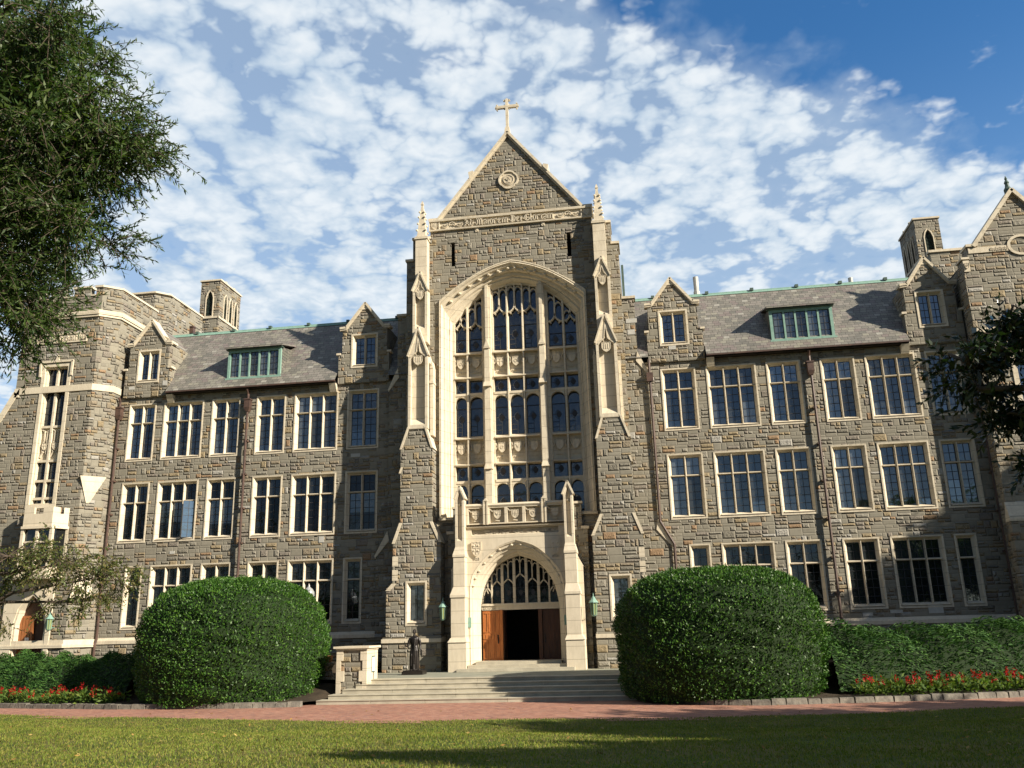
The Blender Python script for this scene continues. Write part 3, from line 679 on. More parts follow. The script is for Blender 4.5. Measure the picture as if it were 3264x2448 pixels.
for bi, bay in enumerate(BAYS):
    bx0, bx1 = bay[0][0], bay[-1][1]
    for z0, z1, dz in ((18.44, 18.50, .20), (16.97, 17.02, .22), (15.95, 16.09, 0), (13.36, 13.42, .18), (11.84, 11.90, .14), (10.83, 10.98, 0)):
        if dz: t_.hexa([(bx0, Y0-.16, z0), (bx1, Y0-.16, z0), (bx1, Y1-.02, z0), (bx0, Y1-.02, z0), (bx0, Y0-.16, z1), (bx1, Y0-.16, z1), (bx1, Y1-.02, z1+dz), (bx0, Y1-.02, z1+dz)])
        else: t_.box(bx0, bx1, Y0-.08, Y1-.02, z0, z1)
    zs = 20.95 if bi == 1 else 20.15
    for x0, x1 in bay:
        xc = (x0+x1)/2; hw = (x1-x0)/2
        # round heads of the tall lights
        for zt in (15.95, 10.83):
            P = [(x0-.01, zt-.42)]+[(xc-hw*math.cos(a), zt-.42+.36*math.sin(a)) for a in [math.pi*k/10 for k in range(11)]]+[(x1+.01, zt-.42), (x1+.01, zt), (x0-.01, zt)]
            t_.prism(P, [], Y0-.04, Y1-.04)
        # blind panel with shield
        for zc, hh in ((17.73, 1.42), (12.63, 1.44)):
            t_.box(x0-.01, x1+.01, .10, .17, zc-hh/2-.1, zc+hh/2+.1)
            shield(t_, xc, zc+.18, .40, .56, -.06, .04, charge=int(abs(x0*7+zc)) % 4)
            t_.strip([(xc-.1, zc+.62), (xc-.1, zc+.44)], .025, -.04, .0); t_.strip([(xc+.1, zc+.62), (xc+.1, zc+.44)], .025, -.04, .0)
            for s in (-1, 1): t_.strip([(xc+s*hw*.95, zc+.45), (xc+s*hw*.72, zc+.25), (xc+s*hw*.95, zc+.1)], .06, -.04, .1)
            t_.strip([(xc-.22, zc-.34), (xc-.1, zc-.30), (xc, zc-.35), (xc+.12, zc-.30), (xc+.22, zc-.34)], .07, .05, .1)
        # ogee light heads and vertical tracery above
        for s, xm in ((-1, x0-.05), (1, x1+.05)):
            P = [(xc+(xm-xc)*(1-math.cos(a)), zs+.48-.48*math.sin(a)) for a in [math.pi/2*k/6 for k in range(7)]]
            t_.strip(P, .075, Y0-.02, Y1-.06)
            t_.strip([(xm-(xm-xc)*.22, zs+.02), (xc+(xm-xc)*.52, zs-.10), (xc+(xm-xc)*.55, zs+.05)], .04, Y0, Y1-.1)
        if inn_z(xc)-.1 > zs+.5:
            t_.strip([(xc, zs+.44), (xc, inn_z(xc)+.05)], .085, Y0-.01, Y1-.06)
            for q in (-1, 1):
                x2 = xc+q*(hw+.05)*.5; zt = min(inn_z(xc), inn_z(xc+q*hw))-.08
                if zt > zs+.55: t_.strip([(x2-hw*.5, zt-.22), (x2-hw*.3, zt-.04), (x2, zt+.02), (x2+hw*.3, zt-.04), (x2+hw*.5, zt-.22)], .06, Y0, Y1-.1)
t_.build("tracery", [LIME], GW_)
g = MB()
g.prism(opening(INN, ZB+.1), [], .20, .24, 1)
for bay in BAYS:
    for x0, x1 in bay:
        xc = (x0+x1)/2
        ztop = 20.2 if abs(xc) < 1.4 else 19.5
        for z0, z1 in ((18.72, ztop), (17.05, 15.97+.0), (13.58, 15.25), (11.96, 11.0), (9.3, 10.15)):
            z0, z1 = min(z0, z1), max(z0, z1)
            g.prism(rect(x0, x1, z0, z1), [rect(x0+.035, x1-.035, z0+.035, z1-.035)], .15, .19, 0)
            cz = z0+(z1-z0)*(.62 if z1-z0 > 1.2 else .5)
            # leaded emblem roundel and cames
            g.prism([(xc+.15*math.cos(2*math.pi*k/12)*(.85 if k % 3 else 1.1), cz+.20*math.sin(2*math.pi*k/12)) for k in range(12)], [], .17, .195, 0)
            lm = 3 if xc < -1.4 and x0 < -3 or (-1.4 < xc < .2) else 0
            if z1-z0 > 1.2:
                g.box(xc-.008, xc+.008, .16, .19, z0, cz-.2, lm)
                for zz in (z0+.3, z0+.6): g.box(x0, xc, .162, .19, zz-.008, zz+.008, lm)
            g.strip([(xc+.2*math.cos(a), cz+.26*math.sin(a)) for a in [math.pi*k/6 for k in range(3, 10)]], .016, .16, .19, lm)
            g.box(x0, xc-.18, .161, .19, cz-.008, cz+.008, lm)
g.build("glazing", [LEAD, GLASSW, BLACK, LEADL], GW_)

# ---- buttresses of the tower -----------------------------------------------------------------
BY = -2.04
for s in (-1, 1):
    B = thing("tower_buttress", None, None); B.parent = HALL
    st = MB(); wh = inset(rect(s*4.80, s*5.96, 3.15, 5.45), .03)
    def seg(xi, xo, z0, z1, y0, hs=()):
        P = rect(s*xi, s*xo, z0, z1); st.prism(P, list(hs), y0, TY-.0015)
    seg(4.02, 7.16, .2, 2.62, BY-.12)
    P = [(4.05, 2.62), (7.02, 2.62), (7.02, 5.10), (6.68, 5.35), (6.68, 7.5), (4.05, 7.5)]
    st.prism(P if s > 0 else mir(P), [wh], BY, TY-.0015)
    # set-back stages; sloped faces are limestone weatherings
    P = [(4.05, 7.5), (6.68, 7.5), (6.30, 8.5), (6.30, 12.7), (4.52, 12.7), (4.52, 8.5)]
    st.prism(P if s > 0 else mir(P), [], BY, TY-.0015)
    P = [(4.52, 12.7), (6.30, 12.7), (5.95, 13.7), (4.85, 13.7)]
    st.prism(P if s > 0 else mir(P), [], BY+.02, TY-.0015)
    if s > 0:
        pass
    st.build("buttress_wall", [STONE], B)
    li = MB()
    def wedge(a, b, z0, z1, y, th=.16):          # raking limestone weathering along a set-back edge
        li.hexa([(s*a, y-.035, z0), (s*(a-th if b < a else a+th), y-.035, z0), (s*(a-th if b < a else a+th), TY-.002, z0), (s*a, TY-.002, z0), (s*b, y-.035, z1), (s*(b-th if b < a else b+th), y-.035, z1), (s*(b-th if b < a else b+th), TY-.002, z1), (s*b, TY-.002, z1)])
    wedge(6.74, 6.34, 7.45, 8.55, BY); wedge(4.00, 4.50, 7.45, 8.55, BY)
    wedge(7.06, 6.72, 4.98, 5.35, BY, .26); wedge(6.36, 5.93, 12.6, 13.85, BY, .12); wedge(4.46, 4.86, 12.6, 13.85, BY, .12)
    wedge(6.40, 6.28, 11.25, 11.6, BY, .1)
    xi, xo = sorted((s*4.0, s*7.2))
    li.hexa([(xi, BY-.20, 2.32), (xo, BY-.20, 2.32), (xo, TY-.003, 2.32), (xi, TY-.003, 2.32), (xi, BY-.20, 2.50), (xo, BY-.20, 2.50), (xo, TY-.003, 2.66), (xi, TY-.003, 2.66)])
    for zz in (6.0, 6.3, 6.75, 7.0): li.box(s*6.70, s*6.40, BY-.012, BY+.1, zz-.5, zz-.24)
    li.build("weathering", [LIME], B)
    window(B, *sorted((s*4.80, s*5.96)), 3.15, 5.45, 1, None, BY, GLASSB, rows=(2, 2), ir=.16)
    # limestone pinnacle: niche stage, upper niche stage, shaft and crocketed spire
    pn = MB()
    def niche(x0, x1, z0, zs, za, yf, yb2, zi0):
        x0, x1 = sorted((x0, x1)); xm = (x0+x1)/2; w_ = x1-x0; e = .15
        pn.prism([(x0, z0), (x1, z0), (x1, zs), (xm, za), (x0, zs)], [[(x0+e, zi0), (x1-e, zi0), (x1-e, zs-.12), (xm+.12, zs+.25), (xm, za-.55), (xm-.12, zs+.25), (x0+e, zs-.12)]], yf, yf+.26)
        pn.prism([(x0+.01, z0+.01), (x1-.01, z0+.01), (x1-.01, zs), (xm, za-.03), (x0+.01, zs)], [], yf+.261, yb2)
        pn.hexa([(x0+e, yf+.01, zi0-.02), (x1-e, yf+.01, zi0-.02), (x1-e, yf+.26, zi0-.02), (x0+e, yf+.26, zi0-.02), (x0+e, yf+.01, zi0), (x1-e, yf+.01, zi0), (x1-e, yf+.26, zi0+.35), (x0+e, yf+.26, zi0+.35)])
        for q in (-1, 1):                        # moulded gable
            pn.strip([(xm+q*(w_/2+.04), zs-.02), (xm, za+.06)], .09, yf-.09, yf+.30)
            pn.strip([(xm+q*(w_/2-.12), zs-.08), (xm+q*.10, zs+.22), (xm, za-.42)], .05, yf-.03, yf+.1)
        shield(pn, xm, zs-.30, w_*.42, .56, yf-.02, yf+.10, charge=2)
        pn.strip([(xm-.1, zs+.02), (xm-.18, zs+.2), (xm-.05, zs+.3)], .05, yf+.02, yf+.1)
    niche(s*4.77, s*5.90, 13.72, 18.0, 19.62, BY-.02, TY-.002, 13.95)
    niche(s*4.88, s*5.76, 18.9, 22.12, 23.2, -1.72, TY-.002, 19.75)
    x0, x1 = sorted((s*4.93, s*5.63)); xm = (x0+x1)/2
    pn.box(x0, x1, -1.66, TY+.02, 22.0, 25.42); pn.box(x0-.06, x1+.06, -1.72, TY+.0, 25.421, 25.53); pn.box(x0+.0, x1-.0, -1.68, TY, 25.531, 25.62)
    yc = -1.37
    pn.loft([[(xm+h, yc-h, z), (xm+h, yc+h, z), (xm-h, yc+h, z), (xm-h, yc-h, z)] for h, z in ((.27, 25.6), (.25, 25.8), (.14, 27.0), (.06, 27.75), (.09, 27.8), (.07, 27.9), (.02, 28.06))], 0, True)
    for z, h in ((25.95, .25), (26.4, .205), (26.85, .16), (27.2, .12)):
        for dx, dy in ((-1, -1), (1, -1), (1, 1), (-1, 1)): pn.lathe((xm+dx*(h+.02), yc+dy*(h+.02), z), [(.01, 0), (.05, .02), (.07, .07), (.04, .13), (.01, .14)], 6)
    # small side pilasters against the tower
    pn.box(s*4.55, s*4.72, BY+.35, TY, 13.4, 17.3); pn.prism([(s*4.54, 17.3), (s*4.73, 17.3), (s*4.635, 17.75)], [], BY+.32, TY); pn.box(s*4.52, s*4.75, BY+.3, TY, 16.4, 16.55)
    pn.box(s*5.92, s*6.06, BY+.35, TY-.004, 13.4, 17.0)
    pn.build("pinnacle", [LIME], B)
st = None
#PORCH
# ---- entrance porch --------------------------------------------------------------------------
PO = thing("entrance_porch", None, None); PO.parent = HALL
PY = -2.05
pw = MB()
P = [(-2.66, .3), (-2.48, .3)]+POUT+[(2.48, .3), (2.66, .3), (2.66, 8.1), (-2.66, 8.1)]
pw.prism([(-2.66, .3), (2.66, .3), (2.66, 8.1), (-2.66, 8.1)], [opening(POUT, .35), rect(-2.36, 2.30, 7.70, 8.04)], PY, PY+.22)
pw.prism([(-2.655, .3), (2.655, .3), (2.655, 8.09), (-2.655, 8.09)], [opening(POUT, .35)], PY+.2205, TY-.002)
pw.hexa([(-2.37, PY+.005, 7.69), (2.31, PY+.005, 7.69), (2.31, PY+.21, 7.69), (-2.37, PY+.21, 7.69), (-2.37, PY+.005, 7.70), (2.31, PY+.005, 7.70), (2.31, PY+.21, 7.78), (-2.37, PY+.21, 7.78)])
# ledge and parapet with recessed shield panels
pw.hexa([(-2.66, PY-.10, 8.10), (2.66, PY-.10, 8.10), (2.66, TY-.01, 8.10), (-2.66, TY-.01, 8.10), (-2.66, PY-.14, 8.17), (2.66, PY-.14, 8.17), (2.66, TY-.01, 8.30), (-2.66, TY-.01, 8.30)])
pan = [(-2.52, -1.74), (-1.36, -.56), (-.40, .40), (.56, 1.36), (1.74, 2.52)]
pw.prism(rect(-2.64, 2.64, 8.28, 9.24), [rect(a, b, 8.34, 9.14) for a, b in pan], PY, PY+.26)
pw.box(-2.63, 2.63, PY+.261, PY+.36, 8.28, 9.2)
pw.loft([[(x, PY+.15+.22*math.cos(a), 9.28+.12*math.sin(a)) for x in (-2.64, 2.64)] for a in [2*math.pi*k/10 for k in range(11)]])
for i, (a, b) in enumerate(pan):
    shield(pw, (a+b)/2, 8.78, .36, .46, PY+.08, PY+.17, charge=i % 4); pw.strip([((a+b)/2-.1, 8.48), ((a+b)/2+.12, 8.44)], .06, PY+.10, PY+.26)
    pw.strip([(a, 9.1), (a+.12, 8.95), (a+.18, 8.98)], .05, PY+.05, PY+.2)
for s in (-1, 1):
    pw.box(s*1.44, s*1.52, PY-.10, PY-.001, 8.25, 9.50); pw.box(s*1.62, s*1.70, PY-.10, PY-.001, 8.25, 9.50); pw.prism([(s*1.57-.14, 9.50), (s*1.57+.14, 9.50), (s*1.57, 9.66)], [], PY-.12, PY+.2); pw.box(s*1.521, s*1.619, PY-.05, PY-.001, 8.25, 9.50)
    shield(pw, s*2.10, 6.98, .48, .76, PY-.09, PY-.0008, charge=0)
    for q, (dx, dz) in enumerate(((-.12, .17), (.12, .17), (-.11, -.1), (.11, -.1))): pw.lathe((s*2.10+dx, PY-.10, 6.98+dz-.04), [(.01, 0), (.05, .02), (.06, .06), (.02, .1)], 6)
    lettering(pw, "ihi", s*2.10-.17, s*2.10+.17, 6.44, .09, PY-.025, PY-.0009, .18)
scroll(pw, -2.3, -1.72, 7.74, 8.0, PY+.14, PY+.22)
pw.build("porch_wall", [LIMEP], PO)
lt = MB(); lettering(lt, "White+Gravenor", -1.66, 2.22, 7.80, .145, PY+.13, PY+.22, .16)
lt.build("lettering", [LIMEP], PO, label="carved blackletter words White Gravenor")
# moulded arch of the porch
pa = MB()
pprof = [(0, PY-.02), (.02, PY+.0), (.10, PY+.03), (.16, PY+.12), (.30, PY+.14), (.34, PY+.26), (.52, PY+.34), (.56, PY+.46), (.72, PY+.52), (.78, PY+.74), (.90, PY+.80), (1.0, PY+.98), (1.0, PY+1.38)]
def pring(t, y, zb): c_ = lerp_arch(POUT, PINN, t); return [(c_[0][0], y, zb)]+[(x, y, z) for x, z in c_]+[(c_[-1][0], y, zb)]
pa.loft([pring(t, y, .5) for t, y in pprof])
c_ = lerp_arch(POUT, PINN, .24)
for k in range(2, len(c_)-2, 2): x, z = c_[k]; pa.lathe((x, PY+.13, z-.05), [(.01, 0), (.07, .02), (.09, .06), (.05, .11), (.01, .12)], 7)
pa.build("portal_arch", [LIMEP], PO)
# tympanum window, lintel and doors
ty = MB(); DY = -.72
def pz_in(x):
    for (a, b), (c2, d2) in zip(PINN[:-1], PINN[1:]):
        if a <= x <= c2: return b+(d2-b)*(x-a)/(c2-a+1e-9)
    return 4.0
ty.box(-2.12, 2.12, DY-.06, DY+.2, 3.86, 4.20); ty.box(-2.12, 2.12, DY-.12, DY-.061, 4.08, 4.18)
for x in (-1.55, -.98, -.33, .33, .98, 1.55):
    w_ = .14 if abs(x) in (.98, .33) else .08; ty.box(x-w_/2, x+w_/2, DY-.03, DY+.14, 4.2, pz_in(x)+.1)
lights = [(-2.0, -1.55, 4.9), (-1.55, -.98, 5.25), (-.98, -.33, 5.35), (-.33, .33, 5.6), (.33, .98, 5.35), (.98, 1.55, 5.25), (1.55, 2.0, 4.9)]
for x0, x1, zs in lights:
    xc = (x0+x1)/2; zs -= .15
    for q in (x0, x1): ty.strip([(q, zs-.1), (xc+(q-xc)*.7, zs+.08), (xc, zs+.28)], .06, DY-.02, DY+.10)
    if pz_in(xc) > zs+.4:
        ty.strip([(xc, zs+.26), (xc, pz_in(xc)+.08)], .055, DY-.02, DY+.10)
        for q in (-1, 1):
            x2 = xc+q*(x1-x0)/4; zt = pz_in(x2)-.1
            ty.strip([(x2-.14, zt-.2), (x2-.09, zt-.06), (x2, zt), (x2+.09, zt-.06), (x2+.14, zt-.2)], .045, DY-.02, DY+.08)
ty.build("tympanum_tracery", [LIMEP], PO)
tg = MB(); tg.prism([(-2.12, 4.1)]+[(x, z+.03) for x, z in PINN[1:-1]]+[(2.12, 4.1)], [], DY+.15, DY+.18, 1)
for x0, x1, zs in lights:
    for k in range(4): tg.box(x0, x1, DY+.12, DY+.14, 4.35+k*.22-.006, 4.35+k*.22+.006, 0)
    tg.box((x0+x1)/2-.006, (x0+x1)/2+.006, DY+.12, DY+.14, 4.2, zs, 0)
    tg.prism([((x0+x1)/2+.11*math.cos(2*math.pi*k/8), 4.75+.16*math.sin(2*math.pi*k/8)) for k in range(8)], [], DY+.11, DY+.135, 0)
tg.build("tympanum_glazing", [LEAD, GLASSK], PO)
lint = MB(); lettering(lint, "ihihi", -2.0, -1.35, 3.92, .13, DY-.075, DY-.061, .14); lint.build("lintel_carving", [LIMEP], PO)
def door_leaf(x0, x1, m, y, name="door"):
    d_ = MB(); d_.box(x0, x1, y, y+.08, 1.30, 3.84)
    n = 3; w_ = (x1-x0)/n
    for zz0, zz1 in ((1.40, 2.28), (2.38, 2.62), (2.72, 3.74)):
        for i in range(n if zz0 != 2.38 else n*2):
            ww = w_ if zz0 != 2.38 else w_/2; d_.prism(rect(x0+i*ww+.015, x0+(i+1)*ww-.015, zz0, zz1), [rect(x0+i*ww+.06, x0+(i+1)*ww-.06, zz0+.05, zz1-.05)] if ww > .14 and zz0 != 2.38 else [], y-.03, y-.001)
    o = d_.build(name, [m], PO); h = MB(); xh = x1-.1 if x0 < 0 else x0+.1
    h.tube([(xh, y-.04, 2.25), (xh, y-.10, 2.28), (xh, y-.10, 2.48), (xh, y-.04, 2.5)], .015, 6); h.box(xh-.03, xh+.03, y-.042, y-.031, 2.15, 2.6); h.build("handle", [BRONZE], o)
    return o
door_leaf(-2.08, -1.14, WOOD, DY-.02); door_leaf(1.14, 2.08, WOODK, DY+.05)
dj = MB(); dj.box(-1.13, -.98, DY-.12, DY+.9, 1.3, 3.86, 0); dj.box(.92, 1.12, DY-.06, DY+.3, 1.3, 3.86, 1); dj.box(-.979, -.93, DY+.1, DY+1.0, 1.3, 3.84, 1)
dj.build("door_post", [WOOD, WOODK], PO)
va = MB(); va.box(-2.3, 2.3, 3.2, 3.3, .9, 7); va.box(-2.25, -2.2, .56, 3.2, .9, 7); va.box(2.2, 2.25, .56, 3.2, .9, 7); va.box(-2.3, 2.3, .3, 3.3, 1.18, 1.28); va.box(-2.3, 2.3, .56, 3.3, 3.9, 4.0)
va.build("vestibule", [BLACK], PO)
# flanking buttresses of the porch
for s in (-1, 1):
    pb = MB()
    def bs(xi, xo, y0, z0, z1): pb.box(s*xi, s*xo, y0, PY+.6, z0, z1)
    bs(2.54, 3.47, -2.92, .3, 2.28); bs(2.60, 3.33, -2.84, 2.50, 4.62); bs(2.62, 3.22, -2.70, 5.02, 6.68)
    def taper(a, b, z0, z1):
        (xi0, xo0, y0), (xi1, xo1, y1) = a, b
        pb.hexa([(s*xi0, y0, z0), (s*xo0, y0, z0), (s*xo0, PY+.6, z0), (s*xi0, PY+.6, z0), (s*xi1, y1, z1), (s*xo1, y1, z1), (s*xo1, PY+.6, z1), (s*xi1, PY+.6, z1)])
    taper((2.50, 3.50, -2.97), (2.58, 3.36, -2.86), 2.28, 2.50); taper((2.57, 3.37, -2.88), (2.62, 3.24, -2.72), 4.62, 5.02); taper((2.59, 3.25, -2.73), (2.66, 3.14, -2.58), 6.68, 7.08)
    pb.box(s*2.57, s*3.37, -2.88, PY+.6, 4.50, 4.619); pb.box(s*2.59, s*3.25, -2.74, PY+.6, 6.56, 6.679)
    x0, x1 = sorted((s*2.66, s*3.14)); xm = (x0+x1)/2
    pb.prism([(x0, 7.08), (x1, 7.08), (x1, 9.70), (xm, 10.28), (x0, 9.70)], [[(x0+.11, 7.4), (x1-.11, 7.4), (x1-.11, 9.55), (xm, 9.98), (x0+.11, 9.55)]], -2.56, -2.36)
    pb.prism([(x0+.002, 7.08), (x1-.002, 7.08), (x1-.002, 9.70), (xm, 10.27), (x0+.002, 9.70)], [], -2.359, PY+.1)
    pb.hexa([(x0+.11, -2.55, 7.38), (x1-.11, -2.55, 7.38), (x1-.11, -2.37, 7.38), (x0+.11, -2.37, 7.38), (x0+.11, -2.55, 7.4), (x1-.11, -2.55, 7.4), (x1-.11, -2.37, 7.62), (x0+.11, -2.37, 7.62)])
    for q in (-1, 1): pb.strip([(xm+q*.29, 9.62), (xm, 10.30)], .09, -2.62, PY+.12)
    pb.lathe((xm, -2.42, 9.22), [(.01, 0), (.07, .03), (.09, .09), (.06, .15), (.01, .17)], 8)
    pb.hexa([(s*3.14, -2.0, 5.9), (s*3.52, -2.0, 5.9), (s*3.52, PY+.6, 5.9), (s*3.14, PY+.6, 5.9), (s*3.14, -2.0, 6.55), (s*3.18, -2.0, 6.55), (s*3.18, PY+.6, 6.55), (s*3.14, PY+.6, 6.55)]); pb.box(s*3.14, s*3.48, -2.0, PY+.6, .3, 5.9)
    pb.build("porch_buttress", [LIMEP], PO)
    sw = MB(); sw.box(s*2.67, s*3.78, -1.44, TY-.0018, .3, 7.9); sw.box(s*2.67, s*3.50, -1.44, TY-.0018, 7.9, 9.25); sw.build("side_wall", [STONE], PO)
    sc_ = MB(); sc_.box(s*2.70, s*3.56, -1.5, TY-.003, 9.25, 9.37); sc_.box(s*3.45, s*3.86, -1.5, TY-.003, 7.9, 8.04); sc_.build("side_coping", [LIMEP], PO)
    fill = MB(); fill.box(s*2.661, s*2.9, PY+.1, TY-.004, .3, 9.2); fill.build("return_wall", [LIMEP], PO)
    pl = MB(); pl.box(s*2.36, s*2.50, PY-.04, PY+.0, 3.05, 3.75) if False else pl.box(s*2.52-.1, s*2.52+.1, -2.1, -2.051, 3.0, 3.5)
    pl.build("notice_plate", [COPPER], PO)

#WINGS
# ---- left wing -------------------------------------------------------------------------------
LW = thing("left_wing", None, None); LW.parent = HALL
FY = -1.6
lw = MB()
wing_win = rect(-29.24, -27.28, 10.4, 19.32); door_h = [(-29.0, .2), (-26.95, .2), (-26.95, 3.9), (-27.15, 4.7), (-27.55, 5.25), (-27.98, 5.6), (-28.4, 5.25), (-28.8, 4.7), (-29.0, 3.9)]
outer = [(-40, -.3), (-25.75, -.3), (-25.75, 23.6), (-30.9, 23.6), (-30.9, 17.4), (-31.7, 15.9), (-40, 15.9)]
lw.prism(outer, [inset(wing_win, .03), door_h], FY, -.9)
def vprism(mb, plan, z0, z1, m=0):
    n = mb.addv([(x, y, z0) for x, y in plan]+[(x, y, z1) for x, y in plan]); L = len(plan)
    for i in range(L): j = (i+1) % L; mb.f.append((n+i, n+j, n+L+j, n+L+i)); mb.k.append(m)
    mb.f.append(tuple(range(n+L, n+2*L))); mb.k.append(m); mb.f.append(tuple(range(n+L-1, n-1, -1))); mb.k.append(m)
vprism(lw, [(-25.75, FY+.001), (-24.9, -.80), (-24.9, 3.9), (-30.88, 3.9), (-30.88, -.9), (-25.75, -.9)], -.3, 23.6)
vprism(lw, [(-28.6, 3.901), (-25.6, 3.901), (-24.9, 4.6), (-24.9, 9.2), (-28.6, 9.2)], 14, 25.75)
# merlons
for a, b in ((-30.9, -30.0), (-29.3, -28.4), (-27.7, -26.6)): lw.box(a, b, FY, -1.2, 23.6, 24.15)
vprism(lw, [(-26.2, FY+.001), (-25.75, FY+.001), (-24.9, -.80), (-24.9, 3.2), (-25.3, 3.2), (-25.3, -.6), (-25.9, -1.2), (-26.2, -1.2)], 23.6, 24.15)
for a, b in ((4.9, 6.4), (7.0, 9.2)): lw.box(-25.3, -24.9, a, b, 25.75, 25.9)
lw.build("wing_wall", [STONE2], LW)
lc = MB()
def band(z0, z1, pr, mb=lc, x_left=-30.95, yb=4.2):
    plan = [(x_left, FY-pr), (-25.75-pr*.2, FY-pr), (-24.9+pr, -.80-pr*.4), (-24.9+pr, yb), (-24.9-.03, yb), (-24.93, -.79), (-25.74, FY+.02), (x_left, FY+.02)]
    vprism(mb, plan, z0, z1)
band(22.2, 22.34, .10); band(22.34, 22.62, .16); band(17.45, 17.86, .05, yb=.0); 
lcw = MB(); band(2.5, 2.68, .14, lc, -40, 0); band(2.68, 2.92, .08, lc, -40, 0)
for a, b in ((-30.98, -29.92), (-29.38, -28.32), (-27.78, -26.52)): lc.box(a, b, FY-.07, -1.12, 24.15, 24.28)
for a, b in ((-29.93, -29.37), (-28.33, -27.77), (-26.53, -26.2)): lc.box(a, b, FY-.06, -1.12, 23.6, 23.7)
vprism(lc, [(-26.28, FY-.07), (-25.72, FY-.07), (-24.83, -.83), (-24.83, 3.25), (-25.35, 3.25), (-25.35, -.6), (-26.28, -1.1)], 24.15, 24.28)
vprism(lc, [(-28.65, 3.83), (-25.57, 3.83), (-24.83, 4.57), (-24.83, 9.25), (-25.35, 9.25), (-25.35, 4.8), (-25.8, 4.3), (-28.65, 4.3)], 25.9, 26.02)
lc.hexa([(-30.95, FY-.05, 17.3), (-30.6, FY-.05, 17.3), (-30.6, FY+.1, 17.3), (-30.95, FY+.1, 17.3), (-30.95, FY-.05, 17.31), (-30.6, FY-.05, 17.9), (-30.6, FY+.1, 17.9), (-30.95, FY+.1, 17.31)])
lc.strip([(-30.85, 17.55), (-31.75, 15.9)], .34, FY-.05, FY+.5)
# inverted triangular squinch stones on the splayed corner
def onch(a, z, o=0.05): return (-25.75+.85*a+o*.68, FY+.8*a-o*.73, z)
lc.hexa([onch(.28, 10.6), onch(.42, 10.6), onch(.42, 10.6, -.03), onch(.28, 10.6, -.03), onch(-.12, 12.2, .10), onch(1.1, 12.2, .12), onch(1.1, 12.2, -.05), onch(-.12, 12.2, -.05)])
lc.hexa([onch(.0, 5.2, .2), onch(1.0, 5.2, .25), onch(1.0, 5.2, -.03), onch(0, 5.2, -.03), onch(.2, 6.5, .06), onch(.9, 6.3, .06), onch(.9, 6.3, -.03), onch(.2, 6.5, -.03)])
# name panel
lc.prism(rect(-29.85, -26.45, 20.62, 21.24), [rect(-29.78, -27.0, 20.70, 21.16), rect(-26.92, -26.52, 20.70, 21.16)], FY-.07, FY-.001); shield(lc, -26.72, 20.94, .26, .34, FY-.06, FY-.0005)
lc.box(-29.78, -27.0, FY-.012, FY-.0008, 20.70, 21.16)
lettering(lc, "Copley Hall", -29.6, -27.1, 20.78, .22, FY-.05, FY-.013, .15)
lc.build("wing_trim", [LIME], LW)
# tall two-light window
tw = MB(); R0 = wing_win; tw.prism(R0, [inset(R0, .22)], FY-.04, FY+.10); tw.prism(inset(R0, .03), [inset(R0, .30)], FY+.10, FY+.42)
tw.strip([(-29.3, 18.5), (-29.34, 19.42), (-27.2, 19.42), (-27.22, 18.5)], .13, FY-.12, FY-.041); tw.prism([(-28.4, 19.45), (-28.1, 19.45), (-28.25, 19.85)], [], FY-.1, FY-.0)
a, b = -28.94, -27.58; xm = (a+b)/2
tw.box(xm-.07, xm+.07, FY+.12, FY+.38, 10.5, 19.1)
for z in (17.65, 15.35, 13.25, 12.05, 11.0): tw.box(a, b, FY+.13, FY+.37, z-.07, z+.07)
tw.box(a, b, FY+.30, FY+.36, 13.3, 15.3)
for x0, x1 in ((a, xm), (xm, b)):
    xc = (x0+x1)/2
    for q in (-1, 1): tw.strip([(xc+q*.28, 15.2), (xc+q*.1, 15.1), (xc+q*.08, 14.5), (xc+q*.24, 14.2), (xc+q*.1, 13.8), (xc+q*.26, 13.5)], .07, FY+.18, FY+.30)
    shield(tw, xc, 14.15, .3, .46, FY+.16, FY+.24)
tw_o = tw.build("tall_window", [LIME], LW)
tg = MB(); tg.poly([(a, FY+.34, 10.5), (b, FY+.34, 10.5), (b, FY+.34, 19.1), (a, FY+.34, 19.1)], 1)
for x0, x1 in ((a, xm-.07), (xm+.07, b)):
    tg.box((x0+x1)/2-.01, (x0+x1)/2+.01, FY+.31, FY+.325, 10.5, 19.1)
    for k in range(22): z = 10.6+k*.4; tg.box(x0, x1, FY+.31, FY+.325, z-.01, z+.01)
tg.build("glazing", [LEAD, GLASSL], tw_o)
# oriel with little battlements above the side entrance
orr = MB(); pl_ = [(-28.95, FY-.002), (-28.55, -2.45), (-26.75, -2.45), (-26.35, FY-.002)]
def grow(g): return [(-28.95-g, FY-.002), (-28.55-g*.6, -2.45-g), (-26.75+g*.6, -2.45-g), (-26.35+g, FY-.002)]
vprism(orr, grow(.02), 9.25, 9.95); vprism(orr, grow(.10), 9.10, 9.25); vprism(orr, grow(.12), 6.45, 6.68); vprism(orr, grow(.0), 6.68, 6.95); vprism(orr, grow(.16), 6.28, 6.45)
for (p, q) in zip(grow(.02)[:-1], grow(.02)[1:]):
    for t0, t1 in ((.0, .34), (.66, 1.0)):
        A_ = [p[0]+(q[0]-p[0])*t0, p[1]+(q[1]-p[1])*t0]; B_ = [p[0]+(q[0]-p[0])*t1, p[1]+(q[1]-p[1])*t1]
        orr.hexa([(*A_, 9.95), (*B_, 9.95), (B_[0], B_[1]+.16, 9.95), (A_[0], A_[1]+.16, 9.95), (*A_, 10.32), (*B_, 10.32), (B_[0], B_[1]+.16, 10.32), (A_[0], A_[1]+.16, 10.32)])
for (x, y) in grow(.0): orr.box(x-.09, x+.09, y-.02, y+.17, 6.95, 9.1)
